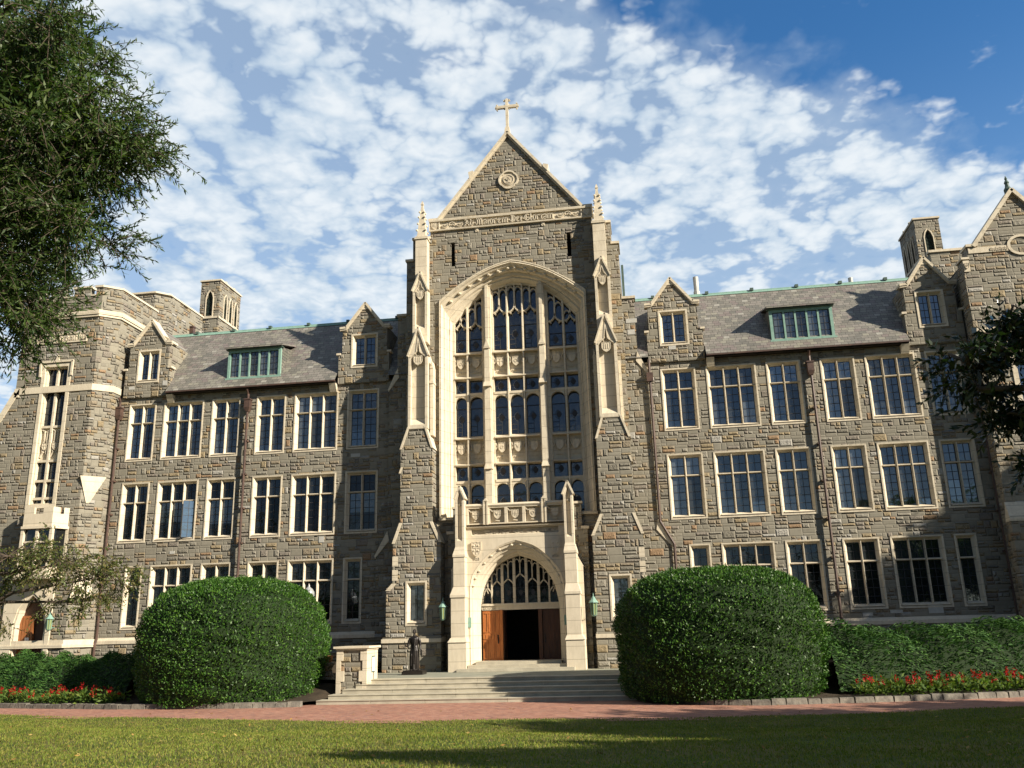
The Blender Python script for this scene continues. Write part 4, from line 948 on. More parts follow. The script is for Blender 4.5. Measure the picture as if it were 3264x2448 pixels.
orr.box(-27.73, -27.57, -2.44, -2.3, 6.95, 9.1); orr.box(-28.6, -26.7, -2.42, -2.32, 8.3, 8.4)
orr.build("oriel", [LIMEP], LW)
og = MB(); vprism(og, [(-28.85, FY-.002), (-28.5, -2.3), (-26.8, -2.3), (-26.45, FY-.002)], 6.9, 9.15); og.build("oriel_glazing", [GLASSL], LW)
ds = MB(); ds.prism([(-29.7, .3), (-26.68, .3), (-26.68, 6.28), (-29.7, 6.28)], [[(x, max(z, .35)) for x, z in door_h]], FY-.10, FY-.002)
ds.prism([(x, max(z, .3)) for x, z in [(-29.0+(-27.98+29.0)*0, .3), (-26.95, .3), (-26.95, 3.9), (-27.15, 4.7), (-27.55, 5.25), (-27.98, 5.6), (-28.4, 5.25), (-28.8, 4.7), (-29.0, 3.9)]], [[(-28.88, .32), (-27.07, .32), (-27.07, 3.85), (-27.25, 4.6), (-27.6, 5.1), (-27.98, 5.42), (-28.35, 5.1), (-28.7, 4.6), (-28.88, 3.85)]], FY-.05, FY+.5)
ds.box(-29.75, -26.62, FY-.2, FY-.0, 6.28, 6.42); shield(ds, -27.05, 5.55, .26, .4, FY-.16, FY-.101)
ds.build("door_surround", [LIMEP], LW)
dd = MB(); dd.box(-28.9, -28.0, FY+.35, FY+.43, .3, 4.3); dd.box(-28.9, -27.0, FY+.44, FY+.5, 4.3, 5.6, 1)
for k in range(5): dd.box(-28.88+k*.18, -28.74+k*.18, FY+.32, FY+.349, .4, 4.2)
dd.box(-27.99, -27.05, FY+.44, FY+.5, .3, 4.3, 1); dd.box(-28.45, -28.2, FY+.30, FY+.319, 2.75, 3.1, 2)
dd.build("side_door", [wood("worn_oak_door", (.34, .13, .045), (.20, .075, .025)), WOODK, WHITE], LW)
for (y, z) in ((3.5, 23.0), (7.6, 24.6)):
    d = MB(); X = -24.76; d.tube([(X, y, 18.5), (X, y, z-.5)], .08, 8); d.box(X-.14, X+.14, y-.16, y+.16, z-.5, z-.05); d.box(X-.18, X+.18, y-.2, y+.2, z-.05, z+.05); d.build("rainwater_pipe", [PIPE], LW)
# ---- belfry-like vent turrets ----------------------------------------------------------------
def turret(x0, x1, y0, y1, side):
    T = thing("vent_turret", None, None); T.parent = HALL
    zt = 29.85
    tm = MB(); xc = (x0+x1)/2
    def lan(c, w, z0, zs, za): return [(c-w, z0), (c+w, z0), (c+w, zs), (c+w*.62, zs+(za-zs)*.6), (c, za), (c-w*.62, zs+(za-zs)*.6), (c-w, zs)]
    H1 = lan(xc, .27, 26.95, 28.45, 29.05)
    tm.prism([(x0, 15), (x1, 15), (x1, zt), (x0, zt)], [H1], y0, y0+.3)
    sx = x1 if side > 0 else x0; inw = sx-side*.3
    fx = lambda a, b, c: (b, a, c)
    ys = [y0+.31+(y1-y0-.31)*(k+.75)/3.6 for k in range(3)]
    HS = [lan(yy, .22, 26.95, 28.35, 29.0) for yy in ys]
    tm.prism([(y0+.301, 15), (y1, 15), (y1, zt), (y0+.301, zt)], HS, min(sx, inw), max(sx, inw), 0, fx)
    ox = x0 if side > 0 else x1-.3
    tm.box(ox, ox+.3, y0+.301, y1, 15, zt); tm.box(x0+.3, x1-.3, y1-.3, y1, 15, zt); tm.box(x0+.3, x1-.3, y0+.3, y1-.3, 29.6, zt-.01)
    tm.build("turret_wall", [STONE2], T)
    tr_ = MB(); tr_.prism([(x-(x-xc)*-.18*0+(.07 if x > xc else -.07), z-(.05 if z < 27.2 else -.07)) for x, z in H1], [H1], y0-.05, y0+.12)
    for H_ in HS:
        cy_ = sum(p[0] for p in H_)/len(H_); tr_.prism([(p[0]+(.07 if p[0] > cy_ else -.07), p[1]+(.07 if p[1] > 27.2 else -.05)) for p in H_], [H_], sx-side*.1 if side > 0 else sx-.05, sx+.05 if side > 0 else sx+.1, 0, fx)
    tr_.prism([(x0-.08, zt), (x1+.08, zt), (x1+.08, zt+.13), (x0-.08, zt+.13)], [], y0-.08, y1+.08)
    tr_.box(x0-.05, x1+.05, y0-.07, y0-.002, 26.74, 26.88); tr_.box(sx-.02, sx+side*.07, y0-.07, y1, 26.74, 26.879)
    for yy in (y0+.8, y0+2.2): tr_.box(sx-.1, sx+.1, yy-.1, yy+.1, zt+.131, zt+.2)
    tr_.build("turret_trim", [LIME], T)
    lv = MB()
    for k in range(20):
        z = 26.95+k*.105; lv.hexa([(xc-.27, y0+.10, z), (xc+.27, y0+.10, z), (xc+.27, y0+.22, z+.06), (xc-.27, y0+.22, z+.06), (xc-.27, y0+.10, z+.02), (xc+.27, y0+.10, z+.02), (xc+.27, y0+.22, z+.08), (xc-.27, y0+.22, z+.08)])
        for yy in ys: a_ = sx-side*.08; b_ = sx-side*.2; lv.hexa([(a_, yy-.22, z), (a_, yy+.22, z), (b_, yy+.22, z+.06), (b_, yy-.22, z+.06), (a_, yy-.22, z+.02), (a_, yy+.22, z+.02), (b_, yy+.22, z+.08), (b_, yy-.22, z+.08)])
    lv.build("louvres", [COPPERD], T)
turret(-26.5, -24.9, 11.5, 15.0, 1)
turret(26.85, 28.5, 11.5, 15.0, -1)
# ---- right wing ------------------------------------------------------------------------------
RW = thing("right_wing", None, None); RW.parent = HALL
RY = -1.15; gx = 27.85
rw = MB()
rw.prism([(24.72, -.3), (40, -.3), (40, 22.0), (30.4, 22.0), (gx, 25.25), (25.45, 22.2), (25.05, 22.2), (25.05, 21.5), (24.72, 21.5)], [rect(26.2, 28.0, 9.5, 16.2)], RY, -.4)
rw.box(24.73, 40, -.399, 14.0, -.3, 21.3); rw.box(25.3, 32, 5.0, 14.0, 21.3, 24.6)
rw.prism([(24.60, -.3), (40, -.3), (40, 7.6), (24.60, 7.6)], [], RY-.55, RY-.002)
rw.build("wing_wall", [STONE2], RW)
rc = MB()
for s in (-1, 1): rc.strip([(gx+s*2.45, 22.22), (gx, 25.38)], .2, RY-.14, -.2)
rc.box(25.0, 25.62, RY-.12, -.3, 22.2, 22.34); rc.box(24.66, 25.08, RY-.08, -.3, 21.5, 21.62); rc.box(25.2, 32, 4.9, 5.4, 24.6, 24.75)
rc.box(24.73, 25.04, RY-.06, RY-.002, 20.78, 21.42); shield(rc, 24.885, 21.1, .22, .34, RY-.11, RY-.061, charge=3)
rc.box(25.1, 27.2, RY-.05, RY-.002, 21.82, 22.14); lettering(rc, "ihihihih", 26.2, 27.1, 21.9, .12, RY-.08, RY-.051, .15)
rc.prism([(gx+.75*math.cos(2*math.pi*k/20), 22.1+.6*math.sin(2*math.pi*k/20)) for k in range(20)], [[(gx+.60*math.cos(2*math.pi*k/20), 22.1+.47*math.sin(2*math.pi*k/20)) for k in range(20)]], RY-.07, RY-.003)
rc.box(24.68, 40, RY-.05, RY-.002, 17.25, 17.55)
rc.hexa([(24.56, RY-.60, 7.35), (40, RY-.60, 7.35), (40, RY-.004, 7.35), (24.56, RY-.004, 7.35), (24.56, RY-.60, 7.5), (40, RY-.60, 7.5), (40, RY-.004, 8.35), (24.66, RY-.004, 8.35)])
rc.box(24.5, 40, RY-.66, RY-.552, 2.55, 2.85)
rc.prism(rect(26.2, 28.0, 9.5, 16.2), [rect(26.45, 27.75, 9.75, 15.95)], RY-.04, RY+.35); rc.box(27.04, 27.16, RY+.05, RY+.3, 9.75, 15.95)
for z in (11.8, 14.2): rc.box(26.45, 27.75, RY+.06, RY+.29, z-.06, z+.06)
rc.build("wing_trim", [LIME], RW)
rg = MB(); rg.box(26.4, 27.8, RY+.31, RY+.33, 9.7, 16.0); rg.build("wing_glazing", [GLASS], RW)
fi = MB(); fi.lathe((gx, RY+.3, 25.35), [(.2, 0), (.22, .2), (.13, .35), (.10, .55), (.14, .62), (.05, .8), (.08, .86), (.01, 1.05)], 8); fi.build("finial", [COPPERD], RW)

#GROUND
# ------------------------------------------------------------------ ground, path, lawn, beds
def interp(pts, x):
    xs_ = [p[0] for p in pts]; ys_ = [p[1] for p in pts]; return float(np.interp(x, xs_, ys_))
KERB_L = [(-60, -2.0), (-30, -7.5), (-22.4, -10.4), (-15.7, -12.0), (-10.0, -12.4), (-7.6, -12.0)]
KERB_R = [(7.4, -12.6), (8.6, -13.8), (10.5, -14.3), (14.6, -13.6), (20, -12.2), (30, -9.0), (60, -2)]
BACKE = KERB_L+[(-7.4, -11.2), (7.3, -11.2)]+KERB_R
FRONT = [(-60, -4), (-30, -10.5), (-19.5, -14.0), (-12, -16.2), (-5, -18.1), (2, -18.6), (12, -18.2), (19, -15.9), (30, -11.5), (60, -3)]
def strip_mesh(name, front, back, xs_, zf, m_, kind='structure', ny=6):
    mb = MB()
    rings = [[(x, interp(front, x)+(interp(back, x)-interp(front, x))*j/ny, zf(x, interp(front, x)+(interp(back, x)-interp(front, x))*j/ny)) for x in xs_] for j in range(ny+1)]
    mb.loft(rings); o = mb.build(name, [m_], smooth=True); return tag(o, kind=kind)
def smooth01(t): t = max(0, min(1, t)); return t*t*(3-2*t)
def bed_z(x, y):
    b = interp(BACKE, x); return .16+1.25*smooth01((y-b-1.0)/7.0)
def lawn_z(x, y):
    f = interp(FRONT, x); d = f-y; return .012+.05*max(0, d-1.5)*smooth01((d-1)/6)*min(1, 20/max(d, 20))+.03*math.sin(x*.7)*math.sin(y*.9)
g = MB(); g.poly([(-1500, -1500, -.06), (1500, -1500, -.06), (1500, 1500, -.06), (-1500, 1500, -.06)]); tag(g.build("ground", [SOIL]), kind='structure')
tag(strip_mesh("brick_path", [(x, y-.6) for x, y in FRONT], [(x, y+1.1) for x, y in BACKE], list(np.linspace(-60, 60, 241)), lambda x, y: .0, PAVE), kind='structure')
xs_l = list(np.linspace(-60, -10, 70))+list(np.linspace(-9.5, -7.27, 12)); xs_r = list(np.linspace(7.27, 9.5, 12))+list(np.linspace(10, 60, 70))
strip_mesh("bed_soil", [(x, y+.12) for x, y in BACKE], [(-60, .3), (60, .3)], xs_l, bed_z, SOIL, ny=24)
strip_mesh("bed_soil", [(x, y+.12) for x, y in BACKE], [(-60, .3), (60, .3)], xs_r, bed_z, SOIL, ny=24)
# lawn
GR, t, b = mat("lawn_turf", (.06, .09, .02), .9, 0, .15)
P = t.pos(); n1 = t.noise(P, .35, 5, .6); n2 = t.noise(P, 2.5, 5, .6); n3 = t.noise(t.vscale(P, (1, .35, 1)), 14, 4)
c = t.mix(t.sm(t.add(t.mul(n1, .55), t.mul(n2, .45)), .40, .62), (.062, .088, .018), (.15, .125, .042)); c = t.mix(t.mul(n3, .35), c, (.045, .065, .015))
t.l.new(c, b.inputs['Base Color']); t.l.new(t.bump(n3, .04), b.inputs['Normal'])
strip_mesh("lawn", [(-60, -75), (60, -75)], FRONT, list(np.linspace(-60, 60, 121)), lawn_z, GR, ny=60)
# kerb of rough stones
for nm, K in (("left", KERB_L), ("right", KERB_R)):
    kb = MB(); x = K[0][0] if nm == "left" else K[0][0]; x = max(x, -40)
    while x < min(K[-1][0], 40):
        L = random.uniform(.35, .8); x1 = min(x+L-.015, K[-1][0]); y0, y1 = interp(K, x), interp(K, x1); h = random.uniform(.17, .22); w_ = .3; j = random.uniform(-.02, .02)
        kb.hexa([(x, y0+j, -.05), (x1, y1+j, -.05), (x1, y1+w_, -.05), (x, y0+w_, -.05), (x+.02, y0+j+.03, h), (x1-.02, y1+j+.03, h-.01), (x1-.02, y1+w_, h), (x+.02, y0+w_, h)]); x += L
    tag(kb.build("kerb", [KERBM]), kind='structure')
# ------------------------------------------------------------------ steps and terrace
ST = thing("stone_steps", "broad flight of pale granite steps rising from the brick path to the terrace", "steps")
NOSE = [(-8.5, .85, 5.80), (-9.15, .68, 6.20), (-9.8, .51, 6.58), (-10.45, .34, 6.97), (-11.1, .17, 7.25)]
for k, (y, z, xw) in enumerate(NOSE):
    q = MB(); yb = NOSE[k-1][0]+.05 if k else -7.9
    x = -xw
    while x < xw-.05:
        x1 = min(xw, x+random.uniform(2.2, 3.6)); x1 = xw if xw-x1 < 1 else x1
        j = random.uniform(-.012, .012)
        q.box(x, x1-.012, y+j, yb, z-.17 if k < 4 else -.05, z-.035); q.box(x-.0, x1-.012, y+j-.03, yb, z-.034, z); x = x1
    q.build("step", [STEPM], ST)
te = MB(); te.box(-8.6, 8.6, -7.9, TY+.0, .3, .845); te.box(-8.6, -7.3, -7.9, -.2, .3, .84); tag(te.build("terrace", [TERR]), kind='structure')
ds = MB()
for k, (y, z, xw) in enumerate(((-3.35, 1.0, 2.95), (-2.75, 1.15, 2.5), (-2.2, 1.3, 2.2))):
    ds.box(-xw, xw, y, TY+.4, z-.15-.001*k, z)
tag(ds.build("door_steps", [STEPM]), "three low stone steps in front of the arched main door", "steps")
# pedestals at the head of the steps
for s in (-1, 1):
    pd = thing("stone_pedestal", "square pier of rubble and limestone quoins left of the steps, with a small white sign" if s < 0 else "square stone pier in deep shade right of the steps, beside the larger bush", "pier", (s*6.4, -8.6, 0), "piers flanking the steps")
    a = MB(); x0, x1 = sorted((s*7.12-s*0-s*6.4, s*5.72-s*6.4)); F = -.55
    a.box(x0+.05, x1-.05, F+.05, 1.0, .2, 2.12, 1)
    for zz, hh, ww in ((.3, .5, .2), (.8, .45, .36), (1.25, .43, .2), (1.68, .42, .3)):
        for q in (0, 1):
            xx = (x0, x0+ww) if q == 0 else (x1-ww, x1); a.box(*xx, F, F+.3, zz+.003, zz+hh-.003, 0)
    for zz, hh, ww in ((.3, .5, .5), (.8, .45, .6), (1.25, .43, .5), (1.68, .42, .7)): 
        xs2 = x1-.02 if s < 0 else x0-.012; a.box(xs2, xs2+.03, F+.301, F+.3+ww, zz+.003, zz+hh-.003, 0); a.box(xs2, xs2+.03, .5, 1.0, zz+.003, zz+hh-.003, 0)
    a.build("shaft", [LIMEP, STONE], pd)
    c_ = MB(); c_.box(x0-.03, x1+.03, F-.04, 1.04, 2.12, 2.2); c_.box(x0-.12, x1+.12, F-.12, 1.12, 2.2, 2.29); c_.build("cap", [LIMEP], pd)
    if s < 0: sg = MB(); sg.box(x1+.012, x1+.03, .1, .55, 1.15, 1.85, 0); sg.box(x1+.031, x1+.036, .14, .51, 1.2, 1.8, 1); sg.build("sign", [COPPERD, WHITE], pd)
pl = thing("planter_post", "low dark stone post with an orange terracotta pot, between left bush and pier", "post", (-8.05, -7.6, 0))
a = MB(); a.box(-.22, .22, -.22, .22, .2, 1.0); a.lathe((0, 0, 1.0), [(.26, 0), (.2, .1), (.16, .3), (.24, .45), (.3, .5), (.3, .58)], 14); a.build("post_shaft", [STONE], pl)
a = MB(); a.lathe((0, 0, 1.58), [(.1, 0), (.16, .05), (.19, .28), (.21, .3)], 14); a.build("pot", [blotch("terracotta", (.5, .22, .09), (.4, .17, .07), 4, .8, .004)], pl, smooth=True)
#STATUE
# ------------------------------------------------------------------ statue
SX, SY, SZ = -4.78, -4.6, .85
stt = thing("bronze_statue", "dark bronze statue of a robed man holding a staff, left of the main door", "statue", (SX, SY, SZ))
a = MB(); a.box(-.52, .52, -.42, .42, 0, .16); a.box(-.47, .47, -.37, .37, .16, .2); a.build("plinth", [BRONZE], stt)
bd_ = MB(); z0 = .2
def ellring(cx, cy, z, rx, ry, fold=0.0, n=36, ph=0): return [(cx+(rx+fold*math.sin(7*a+ph))*math.cos(a), cy+(ry+fold*math.sin(7*a+ph))*math.sin(a), z) for a in [2*math.pi*k/n for k in range(n)]]
prof = [(0, 0, 0.0, .235, .20, .022), (0, 0, .25, .24, .20, .022), (.0, 0, .6, .235, .19, .02), (.01, 0, .9, .225, .175, .014), (.01, 0, 1.08, .19, .145, .008), (.0, 0, 1.15, .178, .135, .004), (0, 0, 1.3, .205, .14, .002), (-.0, 0, 1.45, .225, .135, 0), (-.0, .01, 1.54, .215, .115, 0), (0, .01, 1.59, .13, .09, 0), (0, 0, 1.61, .07, .07, 0), (0, -.01, 1.68, .062, .065, 0)]
rings = [ellring(cx, cy, z0+z, rx, ry, f, ph=z) for cx, cy, z, rx, ry, f in prof]; bd_.loft(rings, 0, True); bd_.poly(rings[0][::-1]); bd_.poly(rings[-1])
hz = z0+1.80
def blob(c, r, n=14):
    rr = []
    for i in range(1, n): a_ = math.pi*i/n; rr.append([(c[0]+r[0]*math.sin(a_)*math.cos(2*math.pi*k/n), c[1]+r[1]*math.sin(a_)*math.sin(2*math.pi*k/n), c[2]-r[2]*math.cos(a_)) for k in range(n)])
    bd_.loft(rr, 0, True); bd_.poly(rr[0][::-1]); bd_.poly(rr[-1])
blob((0, -.015, hz), (.078, .095, .12)); blob((0, -.055, hz-.06), (.05, .055, .05)); blob((0, -.112, hz-.012), (.014, .022, .026)); blob((0, .02, hz+.03), (.086, .092, .1))
for q in (-1, 1): blob((q*.08, 0, hz-.01), (.012, .022, .032)); blob((q*.032, -.098, hz+.022), (.017, .012, .008))
blob((0, -.104, hz-.055), (.026, .012, .008))
def limb(p, r): bd_.tube(p, r, 10)
limb([(-.19, 0, z0+1.50), (-.27, -.02, z0+1.36), (-.30, -.04, z0+1.18), (-.33, -.16, z0+1.12), (-.355, -.27, z0+1.14)], [.075, .07, .06, .05, .03])
limb([(.19, 0, z0+1.50), (.27, .0, z0+1.36), (.30, -.01, z0+1.15), (.32, -.06, z0+.98), (.33, -.09, z0+.86)], [.075, .07, .058, .045, .03])
blob((-.365, -.30, z0+1.15), (.032, .04, .05)); blob((.335, -.10, z0+.80), (.022, .04, .055))
for k in range(4):
    limb([(.335, -.135+.022*k, z0+.77), (.335, -.14+.022*k, z0+.71), (.325, -.135+.022*k, z0+.665+.006*abs(k-1.5))], [.012, .011, .009])
    limb([(-.375, -.33, z0+1.12+.022*k), (-.405, -.335, z0+1.12+.022*k), (-.405, -.30, z0+1.12+.022*k)], [.012, .012, .01])
limb([(.33, -.15, z0+.82), (.315, -.175, z0+.77), (.31, -.17, z0+.73)], [.013, .012, .01]); limb([(-.35, -.33, z0+1.19), (-.375, -.355, z0+1.21), (-.39, -.345, z0+1.23)], [.013, .012, .01])
for q in (-1, 1): blob((q*.1, -.2, z0+.02), (.05, .11, .04))
limb([(.06, -.13, z0+1.5), (.05, -.16, z0+1.2), (.07, -.18, z0+.7), (.06, -.2, z0+.3)], [.02, .03, .035, .03]); limb([(-.1, -.1, z0+1.1), (-.1, -.17, z0+.7), (-.12, -.18, z0+.2)], [.02, .03, .03]); limb([(-.18, 0, z0+1.12), (0, -.145, z0+1.1), (.19, 0, z0+1.12)], [.025, .03, .025])
fig = bd_.build("figure", [BRONZE], stt, smooth=True)
md = fig.modifiers.new("remesh", 'REMESH'); md.mode = 'VOXEL'; md.voxel_size = .011; md.use_smooth_shade = True
sm_ = fig.modifiers.new("smooth", 'SMOOTH'); sm_.iterations = 2; sm_.factor = .5
a = MB(); a.tube([(-.40, -.33, z0+1.32), (-.37, -.33, z0+.8), (-.30, -.32, .205)], [.016, .014, .013], 8); a.lathe((-.40, -.33, z0+1.3), [(.01, 0), (.025, .02), (.02, .05), (.005, .06)], 8); a.build("staff", [BRONZE], stt, smooth=True)

# ------------------------------------------------------------------ lamps and lanterns
lp = thing("lamp_post", "dark post with white acorn globe showing above the left bush", "street lamp", (-10.88, -3.2, 1.2))
GLOBE, t, b = mat("frosted_globe", (.30, .31, .31), .25, 0, .6); b.inputs['Subsurface Weight'].default_value = .2; b.inputs['Coat Weight'].default_value = .5
a = MB(); a.lathe((0, 0, 0), [(.2, 0), (.2, .25), (.12, .4), (.07, .6), (.06, 3.0), (.09, 3.05), (.12, 3.2), (.13, 3.3)], 12); a.build("post", [PIPE], lp, smooth=True)
a = MB(); a.lathe((0, 0, 3.3), [(.12, 0), (.24, .12), (.31, .32), (.30, .5), (.2, .66), (.09, .74), (.05, .8), (.06, .84), (.01, .95)], 18); a.build("globe", [GLOBE], lp, smooth=True)
GLAM, t, b = mat("lantern_glass", (.20, .24, .10), .3, 0, .5)
def lantern(x, y, z, label, sc2=1.0, lit=True):
    L = thing("wall_lantern", label, "lantern", (x, y, z), "copper wall lanterns"); k = sc2
    a = MB(); a.lathe((0, 0, .62*k), [(.26*k, 0), (.25*k, .03*k), (.14*k, .16*k), (.07*k, .3*k), (.02*k, .34*k), (.035*k, .38*k), (.005*k, .52*k)], 8); a.build("roof", [COPPER], L)
    a = MB()
    for q in range(8): c_, s_ = math.cos(2*math.pi*q/8), math.sin(2*math.pi*q/8); a.tube([(.15*k*c_, .15*k*s_, 0), (.19*k*c_, .19*k*s_, .62*k)], .014*k, 5)
    a.lathe((0, 0, -.09*k), [(.03*k, 0), (.10*k, .03*k), (.16*k, .09*k)], 8); a.tube([(0, .12*k, .1*k), (0, .55*k, .1*k)], .02, 6)
    a.build("frame", [COPPER], L)
    a = MB(); a.lathe((0, 0, 0), [(.14*k, 0), (.175*k, .62*k)], 8); a.build("glass", [GLAM], L)
lantern(-3.82, -2.55, 3.45, "green copper lantern in shade on the wall left of the porch", .95)
lantern(3.98, -2.62, 3.45, "sunlit green copper lantern on the wall right of the porch", .95)
lantern(-26.45, -2.1, 3.5, "copper lantern beside the small arched side door at far left", .9)
for s in (-1, 1):
    pass
#PLANTS
# ------------------------------------------------------------------ foliage
def leaf_mat(name, c1, c2, c3, rough=.45, spec=.4, trans=.25):
    M_ = bpy.data.materials.new(name); M_.use_nodes = True; t = NT(M_.node_tree); b = t.n['Principled BSDF']; out = t.n['Material Output']
    isl = t.node('ShaderNodeNewGeometry').outputs['Random Per Island']
    c = t.ramp(isl, [(0, c1), (.5, c2), (1, c3)]); n = t.noise(t.pos(), .9, 4, .7); s_ = t.add(.25, t.mul(n, 1.5)); c = t.mix(1.0, c, t.xyz(s_, s_, t.mul(s_, .9)), 'MULTIPLY')
    t.l.new(c, b.inputs['Base Color']); b.inputs['Roughness'].default_value = rough; b.inputs['Specular IOR Level'].default_value = spec
    tr_ = t.node('ShaderNodeBsdfTranslucent'); t.l.new(t.mix(1.0, c, (1.3, 1.5, .6), 'MULTIPLY'), tr_.inputs['Color'])
    mx = t.node('ShaderNodeMixShader'); mx.inputs[0].default_value = trans
    t.l.new(b.outputs[0], mx.inputs[1]); t.l.new(tr_.outputs[0], mx.inputs[2]); t.l.new(mx.outputs[0], out.inputs['Surface']); return M_
HOLLY = leaf_mat("clipped_holly_leaf", (.018, .058, .008), (.032, .090, .011), (.075, .155, .020), .46, .32, .10)
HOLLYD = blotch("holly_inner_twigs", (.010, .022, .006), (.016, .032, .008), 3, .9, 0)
OAK = leaf_mat("willow_oak_leaf", (.022, .050, .012), (.042, .080, .018), (.085, .12, .030), .5, .35, .35)
CHER = leaf_mat("cherry_leaf", (.05, .075, .02), (.10, .13, .035), (.17, .13, .06), .5, .3, .35)
MAGN = leaf_mat("evergreen_leaf", (.006, .016, .005), (.011, .027, .008), (.024, .045, .013), .32, .5, .15)
JUNI = leaf_mat("juniper_leaf", (.018, .055, .014), (.034, .092, .020), (.065, .135, .028), .7, .2, .12)
REDL = leaf_mat("red_flower_petal", (.16, .008, .010), (.36, .012, .014), (.46, .02, .018), .6, .2, .3)
GRNL = leaf_mat("flower_leaf", (.05, .10, .02), (.08, .14, .03), (.14, .18, .035), .6, .2, .3)

def leaf_mesh(name, C_, D_, L, W_, m_, parent=None, nrm=None, smooth=False):
    """diamond leaves: centres C (n,3), unit directions D, length L, width W"""
    n = len(C_); D_ = D_/np.linalg.norm(D_, axis=1, keepdims=True)
    Rr = RNG.normal(size=(n, 3)) if nrm is None else nrm
    S_ = np.cross(D_, Rr); S_ /= (np.linalg.norm(S_, axis=1, keepdims=True)+1e-9)
    L = np.broadcast_to(np.asarray(L, float), (n,))[:, None]; W2 = np.broadcast_to(np.asarray(W_, float), (n,))[:, None]
    V = np.stack([C_-D_*L*.5, C_+S_*W2*.5-D_*L*.05, C_+D_*L*.5, C_-S_*W2*.5-D_*L*.05], 1).reshape(-1, 3)
    me = bpy.data.meshes.new(name); me.vertices.add(4*n); me.vertices.foreach_set('co', V.astype(np.float32).ravel())
    me.loops.add(4*n); me.loops.foreach_set('vertex_index', np.arange(4*n, dtype=np.int32)); me.polygons.add(n)
    me.polygons.foreach_set('loop_start', np.arange(0, 4*n, 4, dtype=np.int32)); me.polygons.foreach_set('loop_total', np.full(n, 4, np.int32))
    me.materials.append(m_); me.update(calc_edges=True); me.validate()
    o = bpy.data.objects.new(name, me); COL.objects.link(o)
    if parent: o.parent = parent
    return o

def bumps(th, ph, seed): return .8*math.sin(5*th+ph*3+seed)*math.sin(ph*4+th)+.5*math.sin(3*th+seed)*math.cos(2*ph+seed*1.3)+.3*math.sin(7*th+seed*2)*math.cos(5*ph)+.2*math.sin(13*th+9*ph+seed)
def clipped_bush(name, label, cx, cy, rx, ry, h, n, seed, ex=2.6, zb=0.1, flare=.0):
    T = thing(name, label, "bush", (cx, cy, zb), "large clipped bushes flanking the steps")
    # superellipsoid: widest a little above mid height
    def surf(u, v, k=1.0):      # u azimuth, v in 0..1 up
        z = h*v; t = (v-.42)/.58 if v > .42 else (v-.42)/.72
        rr = (max(0, 1-abs(t)**ex))**(1/ex)
        c_, s_ = math.cos(u), math.sin(u); e = 2.3; q = (abs(c_)**e+abs(s_)**e)**(-1/e)
        b_ = 1+.030*bumps(u, v*6, seed)
        return (rx*q*rr*c_*b_*k, ry*q*rr*s_*b_*k, z*(.97+.03*k)+.05*bumps(u*1.7, v*3, seed+3))
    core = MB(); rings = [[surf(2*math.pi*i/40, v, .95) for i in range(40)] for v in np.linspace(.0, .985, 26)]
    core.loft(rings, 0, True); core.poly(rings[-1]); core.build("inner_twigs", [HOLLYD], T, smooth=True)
    C_ = []; D_ = []
    us = RNG.random(n)*2*math.pi; vs = RNG.random(n)
    vs = np.where(RNG.random(n) < .22, 1-(RNG.random(n)**2)*.16, vs); dep = .955+.06*RNG.random(n)
    for u, v, k in zip(us, vs, dep):
        if 0 and v: pass
        p = surf(u, min(v, .997), k); p2 = surf(u, min(v+.01, .999), k); nr = np.array([p[0]/rx, p[1]/ry, (v-.42)*1.3+.05]); nr /= np.linalg.norm(nr)
        C_.append(p); D_.append(nr*.55+np.array([0, 0, .45])+RNG.normal(size=3)*.55)
    C_ = np.array(C_); C_ += RNG.normal(size=C_.shape)*.02
    # stray shoots on the top
    leaf_mesh("foliage", C_, np.array(D_), RNG.uniform(.07, .15, n), RNG.uniform(.035, .065, n), HOLLY, T)
    k_ = 900; u = RNG.random(k_)*2*math.pi; top = np.array([surf(a, .995-.3*RNG.random()**2, 1.0) for a in u]); top[:, 2] += RNG.random(k_)*.14
    leaf_mesh("shoots", top, np.tile([0, 0, 1.0], (k_, 1))+RNG.normal(size=(k_, 3))*.35, .13, .035, HOLLY, T)
    return T
clipped_bush("clipped_bush", "big rounded glossy green clipped bush left of the steps", -12.05, -8.9, 4.06, 3.9, 5.32, 50000, 1.0, 2.7)
clipped_bush("clipped_bush", "larger flat-topped dark green clipped bush right of the steps, shading them", 9.45, -10.1, 4.10, 4.2, 4.95, 50000, 4.0, 3.0)

